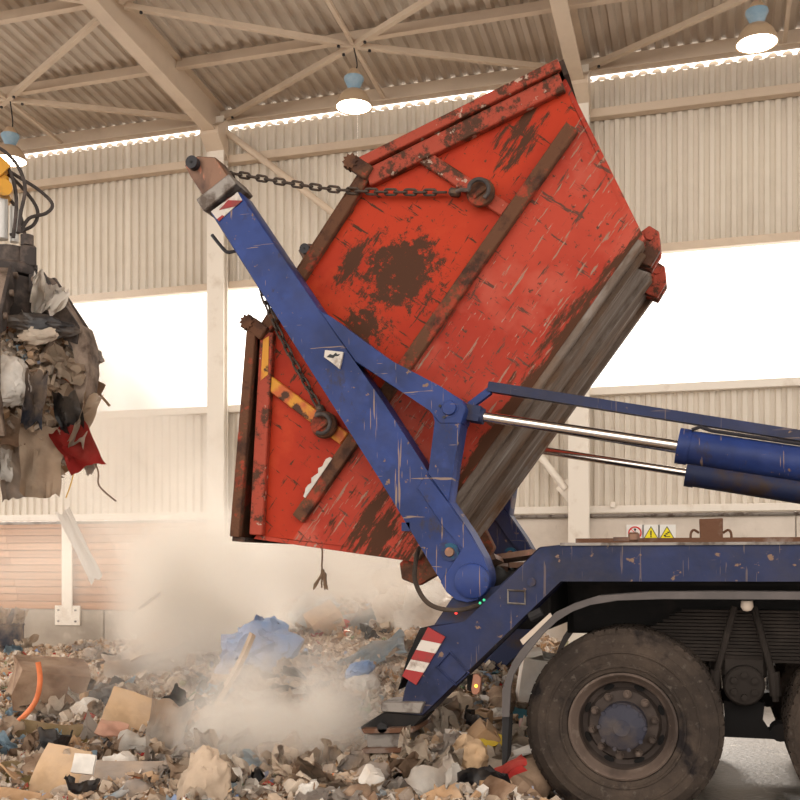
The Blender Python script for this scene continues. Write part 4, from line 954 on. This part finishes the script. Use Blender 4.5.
# ---- scattered individuals
KINDS = [
 ('cardboard_sheet', 'cardboard', [lambda s: board_bm(.34, .22, .012, s, .06), lambda s: board_bm(.22, .2, .012, s, .05)], [('w_card', 'brown'), ('w_card_light', 'light tan'), ('w_card_dark', 'dark brown')], 'small %s cardboard piece scattered on the heap', 70),
 ('plastic_film', 'film', [lambda s: sheet_bm(.44, .22, .20, s, 14), lambda s: sheet_bm(.30, .22, .18, s, 12, .2), lambda s: sheet_bm(.60, .12, .16, s, 14, .1)], [('film_white', 'white'), ('film_grey', 'pale grey'), ('film_cream', 'cream'), ('film_grey', 'pale grey'), ('film_blue', 'pale blue'), ('film_cream', 'cream'), ('w_black', 'black')], 'crumpled %s plastic film scattered on the heap', 105),
 ('refuse_bag', 'bag', [lambda s: lump_bm(.16, .13, .12, s, .35, 3), lambda s: lump_bm(.11, .10, .09, s, .4, 3)], [('w_white', 'white'), ('w_grey', 'grey'), ('w_brown', 'brown'), ('w_beige', 'beige')], 'small %s knotted bag scattered on the heap', 44),
 ('carton', 'carton', [lambda s: carton_bm(.2, .14, .14, s, .15), lambda s: carton_bm(.12, .1, .16, s, .1)], [('w_card', 'brown'), ('w_cream', 'cream'), ('w_white', 'white')], 'small crushed %s carton scattered on the heap', 26),
 ('bottle', 'bottle', [lambda s: bottle_bm(.035, .24)], [('w_paleblue', 'pale blue'), ('w_green', 'green'), ('w_white', 'white')], '%s plastic bottle scattered on the heap', 18),
 ('drink_can', 'can', [lambda s: can_bm(.033, .13)], [('w_lightgrey', 'grey'), ('w_red', 'red'), ('w_blue', 'blue')], 'dented %s drink can scattered on the heap', 10),
 ('cup', 'cup', [lambda s: cup_bm(.045, .11)], [('w_white', 'white'), ('w_cream', 'cream')], '%s drinking cup scattered on the heap', 12),
 ('wood_scrap', 'wood', [lambda s: stick_bm(.5, .05, .022, s), lambda s: stick_bm(.32, .06, .02, s)], [('w_wood', 'brown'), ('w_beige', 'pale')], '%s wooden lath scattered on the heap', 44),
 ('rag', 'rag', [lambda s: sheet_bm(.40, .26, .3, s, 14, .25, .012), lambda s: sheet_bm(.62, .14, .24, s, 14, .15, .012)], [('w_grey', 'grey'), ('w_brown', 'brown'), ('w_cream', 'cream'), ('w_beige', 'beige')], 'bunched %s rag scattered on the heap', 44),
 ('wrapper', 'wrapper', [lambda s: board_bm(.11, .09, .006, s, .05)], [('w_orange', 'orange'), ('w_yellow', 'yellow'), ('w_teal', 'teal'), ('w_red', 'red'), ('w_pink', 'pink'), ('w_green', 'green')], 'small %s wrapper scattered on the heap', 20),
 ('cable_scrap', 'cable', [lambda s: coil_bm(.5, .008, s)], [('w_black', 'black'), ('w_lightgrey', 'grey')], 'tangled %s cable scattered on the heap', 8),
]
rs = random.Random(21)
meshes = {}
SIZES = {'cardboard_sheet': ('broad', 'squarish'), 'plastic_film': ('broad', 'square', 'long narrow'), 'refuse_bag': ('plump', 'little'), 'carton': ('low', 'tall'), 'wood_scrap': ('long', 'short'), 'rag': ('wide', 'ribbon-like')}
for nm, cat, gens, cols, lab, cnt in KINDS:
    for k in range(cnt):
        gi = rs.randrange(len(gens)); ci = rs.randrange(len(cols)); var = rs.randrange(3); key = (nm, gi, ci, var)
        px = rs.uniform(-10, 545); py = rs.uniform(640, 812) if px > 200 else rs.uniform(650, 812)
        if px > 230 and rs.random() < .35: py = rs.uniform(600, 650)
        X, Y = on_heap(px, py)
        if X > -1.15 and 5.2 < Y < 8.3: X -= .6
        if 345 < px < 440 and 660 < py < 775: px -= 130; X, Y = on_heap(px, py)
        if Y > 14 or heap(X, Y) < .03: X, Y = on_heap(rs.uniform(0, 330), rs.uniform(690, 800))
        if key not in meshes:
            meshes[key] = mesh(nm, gens[gi](gi*3.1+var*7.3+len(meshes)*.61), cols[ci][0], 40)
        o = bpy.data.objects.new(nm, meshes[key]); C.objects.link(o)
        sc_ = rs.uniform(.42, .85)
        o.location = (X, Y, heap(X, Y)+.045); o.scale = (sc_,)*3
        o.rotation_euler = (rs.uniform(-.2, .9), rs.uniform(-.5, .5), rs.uniform(0, 6.28))
        word = (SIZES[nm][gi]+' ' if nm in SIZES else '')+cols[ci][1]
        o['label'] = (lab % word).replace('small ', ''); o['category'] = cat; o['group'] = '%s %s pieces on the waste heap' % (word, cat)

# ---- uncountable litter
LM = ['w_beige', 'w_cream', 'w_card', 'w_white', 'w_brown', 'w_grey', 'w_card_dark', 'w_lightgrey', 'w_paleblue', 'w_green', 'w_orange', 'w_red', 'w_black', 'w_blue']
LWt = [.26, .20, .14, .12, .07, .05, .04, .09, .02, .01, .008, .008, .015, .012]
def litter(name, pos_fn, count, smin, smax, label, seed):
    R = np.random.default_rng(seed); verts = []; faces = []; mi = []
    W_ = np.array(LWt)/sum(LWt)
    for k in range(count):
        p = pos_fn(R)
        s = smin*(smax/smin)**R.random(); asp = R.uniform(.3, 1.); rot = Euler((R.uniform(-1.2, 1.2), R.uniform(-1.2, 1.2), R.uniform(0, 6.28))).to_matrix()
        b0 = len(verts); m = int(R.choice(len(LM), p=W_))
        if R.random() < .8:
            for j in range(3):
                for i in range(3):
                    q = Vector(((i-1)*s, (j-1)*s*asp, R.uniform(-.4, .4)*s)); q.x *= R.uniform(.7, 1.2); verts.append(tuple(p+rot @ q))
            for j in range(2):
                for i in range(2): a = b0+j*3+i; faces.append((a, a+1, a+4, a+3)); mi.append(m)
        else:
            h = s*R.uniform(.15, .6)
            for z in (-h, h):
                for (x, y) in ((-1, -1), (1, -1), (1, 1), (-1, 1)): verts.append(tuple(p+rot @ Vector((x*s*R.uniform(.8, 1.2), y*s*asp, z))))
            for f in ((0, 3, 2, 1), (4, 5, 6, 7), (0, 1, 5, 4), (1, 2, 6, 5), (2, 3, 7, 6), (3, 0, 4, 7)): faces.append(tuple(b0+i for i in f)); mi.append(m)
    me = bpy.data.meshes.new(name); me.from_pydata(verts, [], faces)
    for k in LM: me.materials.append(MATS[k])
    me.polygons.foreach_set('material_index', mi); me.update()
    o = bpy.data.objects.new(name, me); C.objects.link(o); o['label'] = label; o['category'] = 'litter'; o['kind'] = 'stuff'; return o
def heap_pos(R):
    while True:
        if R.random() < .75:
            px = R.uniform(-30, 560); py = R.uniform(600, 830); X, Y = on_heap(px, py); X += R.uniform(-.1, .1); Y += R.uniform(-.1, .1)
        else: X = R.uniform(-11, -.8); Y = R.uniform(4, 13.5)
        h = heap(X, Y)
        if h > .015 and Y < 14.3: return Vector((X, Y, h+R.uniform(0, .06)))
litter('loose_litter', heap_pos, 30000, .010, .048, 'fine loose litter of paper, film and chips covering the heap', 5)

# ---- bundle in the grab
def gpos(R):
    a = R.uniform(0, 6.28); z = R.uniform(-.72, .42); r = (.44 if z > -.35 else .44-.4*(-.35-z))*math.sqrt(R.uniform(.45, 1))
    if z > .2: r *= .75
    return GM @ Vector((.07+math.cos(a)*r, math.sin(a)*r, z))
b = lump_bm(.30, .28, .46, 8.8, .25, 4); b.transform(GM @ Matrix.Translation((.06, 0, -.16)))
own('rubbish_bundle', b, 'w_beige', 'dense tan core of rubbish squeezed inside the grab', 'rubbish', kind='stuff')
litter('grab_litter', gpos, 3200, .014, .07, 'fine paper and chips stuck in the bundle held by the grab', 6)
def held(px, py, y, nm, bm, m, label, cat, rot=(0, 0, 0)):
    bm.transform(GM @ Matrix.Translation(g(px, py, y)) @ Euler(rot).to_matrix().to_4x4()); return own(nm, bm, m, label, cat, ang=40)
held(40, 314, -.36, 'plastic_film', sheet_bm(.24, .22, .3, 3, 14, .3), 'film_white', 'white crumpled film at the top of the grab bundle', 'film', (1.2, .2, .1))
held(38, 336, -.46, 'rubber_strip', lump_bm(.20, .06, .07, 4, .4), 'w_black', 'glossy black rubber strip wedged across the grab bundle', 'strip', (0, .1, 0))
held(37, 345, -.48, 'plastic_film', lump_bm(.12, .05, .06, 5, .35), 'w_cream', 'cream film tucked under the black rubber strip', 'film', (0, -.2, 0))
held(10, 392, -.50, 'foam_block', lump_bm(.13, .10, .17, 6, .26), 'w_white', 'bulky white foam block bulging from the grab bundle', 'foam')
held(28, 410, -.50, 'dark_cloth', sheet_bm(.16, .40, .12, 5.1, 11, .2, .012), 'w_navy', 'navy cloth hanging down beside the white foam block', 'cloth', (1.5, .1, .2))
held(60, 372, -.44, 'paper_sheet', sheet_bm(.34, .16, .14, 2.1, 10), 'w_beige', 'twisted beige paper in the middle of the grab bundle', 'paper', (1.3, .6, .2))
held(72, 425, -.40, 'white_rag', sheet_bm(.13, .42, .12, 4.9, 11, .25), 'w_cream', 'long cream rag hanging above the red cloth', 'rag', (1.5, .35, .3))
held(60, 420, -.42, 'black_cloth', sheet_bm(.18, .30, .10, 7.9, 11, .2, .012), 'w_black', 'black cloth patch hanging above the red cloth', 'cloth', (1.5, -.2, .2))
held(69, 452, -.42, 'red_cloth', sheet_bm(.28, .36, .10, 6.7, 12, .15, .012), 'w_deepred', 'deep red cloth hanging from the grab bundle', 'cloth', (1.45, -.45, .15))
held(37, 466, -.40, 'brown_sheet', sheet_bm(.30, .52, .12, 8.7, 12, .1, .010), 'w_beige', 'large dusty brown sheet hanging beneath the grab bundle', 'sheet', (1.5, .05, .1))
held(12, 470, -.34, 'grey_sheet', sheet_bm(.22, .48, .12, 3.7, 12, .1, .010), 'w_grey', 'grey torn sheet hanging next to the dusty brown sheet', 'sheet', (1.5, -.1, .3))
held(2, 435, -.40, 'dark_sheet', sheet_bm(.28, .30, .12, 9.9, 11, .1, .010), 'w_card_dark', 'dark brown crumpled sheet below the white foam block', 'sheet', (1.4, .1, .3))
held(4, 470, -.40, 'white_film', sheet_bm(.12, .22, .08, 2.9, 9), 'w_white', 'white torn film at the lower end of the grab bundle', 'film', (1.5, .1, .3))
held(68, 474, -.42, 'yellow_strap', stick_bm(.42, .035, .008, 3), 'w_strap', 'yellow strap hanging below the red cloth', 'strap', (0, 1.85, 0))
held(83, 460, -.28, 'grey_rag', lump_bm(.05, .04, .09, 4.2, .4), 'w_lightgrey', 'small grey rag hanging right beside the red cloth', 'rag')
held(92, 384, -.10, 'timber_offcut', stick_bm(.10, .10, .10, 2), 'w_card_dark', 'square timber offcut poking out of the grab tine', 'wood', (.3, .4, .2))
held(96, 392, -.10, 'wooden_stick', stick_bm(.22, .018, .018, 2), 'w_wood', 'thin wooden stick pointing down beside the timber offcut', 'wood', (0, .85, 0))
held(90, 353, -.05, 'blue_scrap', lump_bm(.06, .05, .06, 5.2, .4), 'w_grey', 'grey scrap lodged outside the grab tine', 'scrap')
wb = tube(B(), spline([GM @ g(x, y, -.40) for x, y in ((76, 446), (90, 470), (91, 485), (97, 493), (108, 502))], 5), .007, 6)
own('wire', wb, 'w_brown', 'thin dark wire curling down from the grab bundle', 'wire')
# falling scraps
b = sheet_bm(.11, .62, .03, 4.1, 12, .0, 0); b.transform(Matrix.Translation(PD(80, 545, 8.2)) @ Euler((1.35, -.45, TH+.25)).to_matrix().to_4x4())
own('falling_film', b, 'film_white', 'long white film falling below the grab', 'film')
b = sheet_bm(.22, .03, .02, 6.1, 8, 0, 0); b.transform(Matrix.Translation(PD(150, 601, 9.0)) @ Euler((1.2, -.6, TH)).to_matrix().to_4x4())
own('falling_strip', b, 'film_white', 'thin white strip falling in the dust', 'strip')
b = board_bm(.11, .10, .03, 6, .01); b.transform(Matrix.Translation(PD(84, 764, 5.3)) @ Euler((1.2, .1, TH)).to_matrix().to_4x4())
own('foam_cube', b, 'w_white', 'white foam chunk tossed up above the grey board', 'foam')

# ================================================================== DUST CLOUDS
def dust(px, py, dep, rx, ry, rz, dens, seed, scale, lo, label, tilt=0):
    m = bpy.data.materials.new('dust'); m.use_nodes = True; nt = m.node_tree; N = nt.nodes; L = nt.links; N.clear()
    out = N.new('ShaderNodeOutputMaterial'); v = N.new('ShaderNodeVolumePrincipled')
    v.inputs['Color'].default_value = (.995, .955, .90, 1); v.inputs['Anisotropy'].default_value = .15
    tc = N.new('ShaderNodeTexCoord'); ln = N.new('ShaderNodeVectorMath'); ln.operation = 'LENGTH'; L.new(tc.outputs['Object'], ln.inputs[0])
    mp = N.new('ShaderNodeMapping'); mp.inputs['Location'].default_value = (seed, seed*.7, seed*.3); L.new(tc.outputs['Object'], mp.inputs[0])
    nz = N.new('ShaderNodeTexNoise'); nz.inputs['Scale'].default_value = scale; nz.inputs['Detail'].default_value = 4; nz.inputs['Roughness'].default_value = .55; nz.inputs['Distortion'].default_value = .5; L.new(mp.outputs[0], nz.inputs['Vector'])
    fo = N.new('ShaderNodeMapRange'); fo.interpolation_type = 'SMOOTHSTEP'; fo.inputs['From Min'].default_value = 1; fo.inputs['From Max'].default_value = .15; L.new(ln.outputs['Value'], fo.inputs['Value'])
    nr = N.new('ShaderNodeMapRange'); nr.inputs['From Min'].default_value = lo; nr.inputs['From Max'].default_value = lo+.3; L.new(nz.outputs['Fac'], nr.inputs['Value'])
    m1 = N.new('ShaderNodeMath'); m1.operation = 'MULTIPLY'; L.new(fo.outputs[0], m1.inputs[0]); L.new(nr.outputs[0], m1.inputs[1])
    m2 = N.new('ShaderNodeMath'); m2.operation = 'MULTIPLY'; L.new(m1.outputs[0], m2.inputs[0]); m2.inputs[1].default_value = dens
    L.new(m2.outputs[0], v.inputs['Density']); L.new(v.outputs[0], out.inputs['Volume'])
    b = B(); bmesh.ops.create_icosphere(b, subdivisions=3, radius=1)
    me = bpy.data.meshes.new('dust_cloud'); b.to_mesh(me); b.free(); me.materials.append(m)
    o = bpy.data.objects.new('dust_cloud', me); C.objects.link(o); o.location = PD(px, py, dep); o.scale = (rx, ry, rz); o.rotation_euler = (0, tilt, TH)
    o['label'] = label; o['category'] = 'dust'; o['kind'] = 'stuff'
dust(285, 730, 6.2, .78, .5, .60, 11.0, 1.0, 1.3, .33, 'thick dust cloud rising low over the waste heap')
dust(205, 595, 10.2, 1.15, 1.0, 1.05, 8.0, 4.0, 1.4, .30, 'bright dust plume drifting before the wooden boards', -.5)
dust(140, 470, 11.0, 1.1, 1.1, 2.3, 3.0, 5.5, 1.5, .36, 'slanting dust plume drifting up from the heap towards the opening', -.45)
dust(90, 400, 11.5, 1.8, 1.2, 1.7, 1.5, 7.0, 1.5, .36, 'thin high dust veil before the bright window opening')
dust(325, 570, 9.2, 1.45, .9, .62, 3.6, 9.0, 1.4, .33, 'hazy dust band drifting beneath the tipped skip')
dust(250, 680, 8.2, 2.0, 1.4, .70, .42, 12.0, 1.2, .25, 'faint dust haze lying over the whole waste heap')
dust(60, 570, 12.6, 2.6, .9, 1.0, .42, 15.0, 1.2, .22, 'pale dust haze hanging before the wooden boards beside the post')
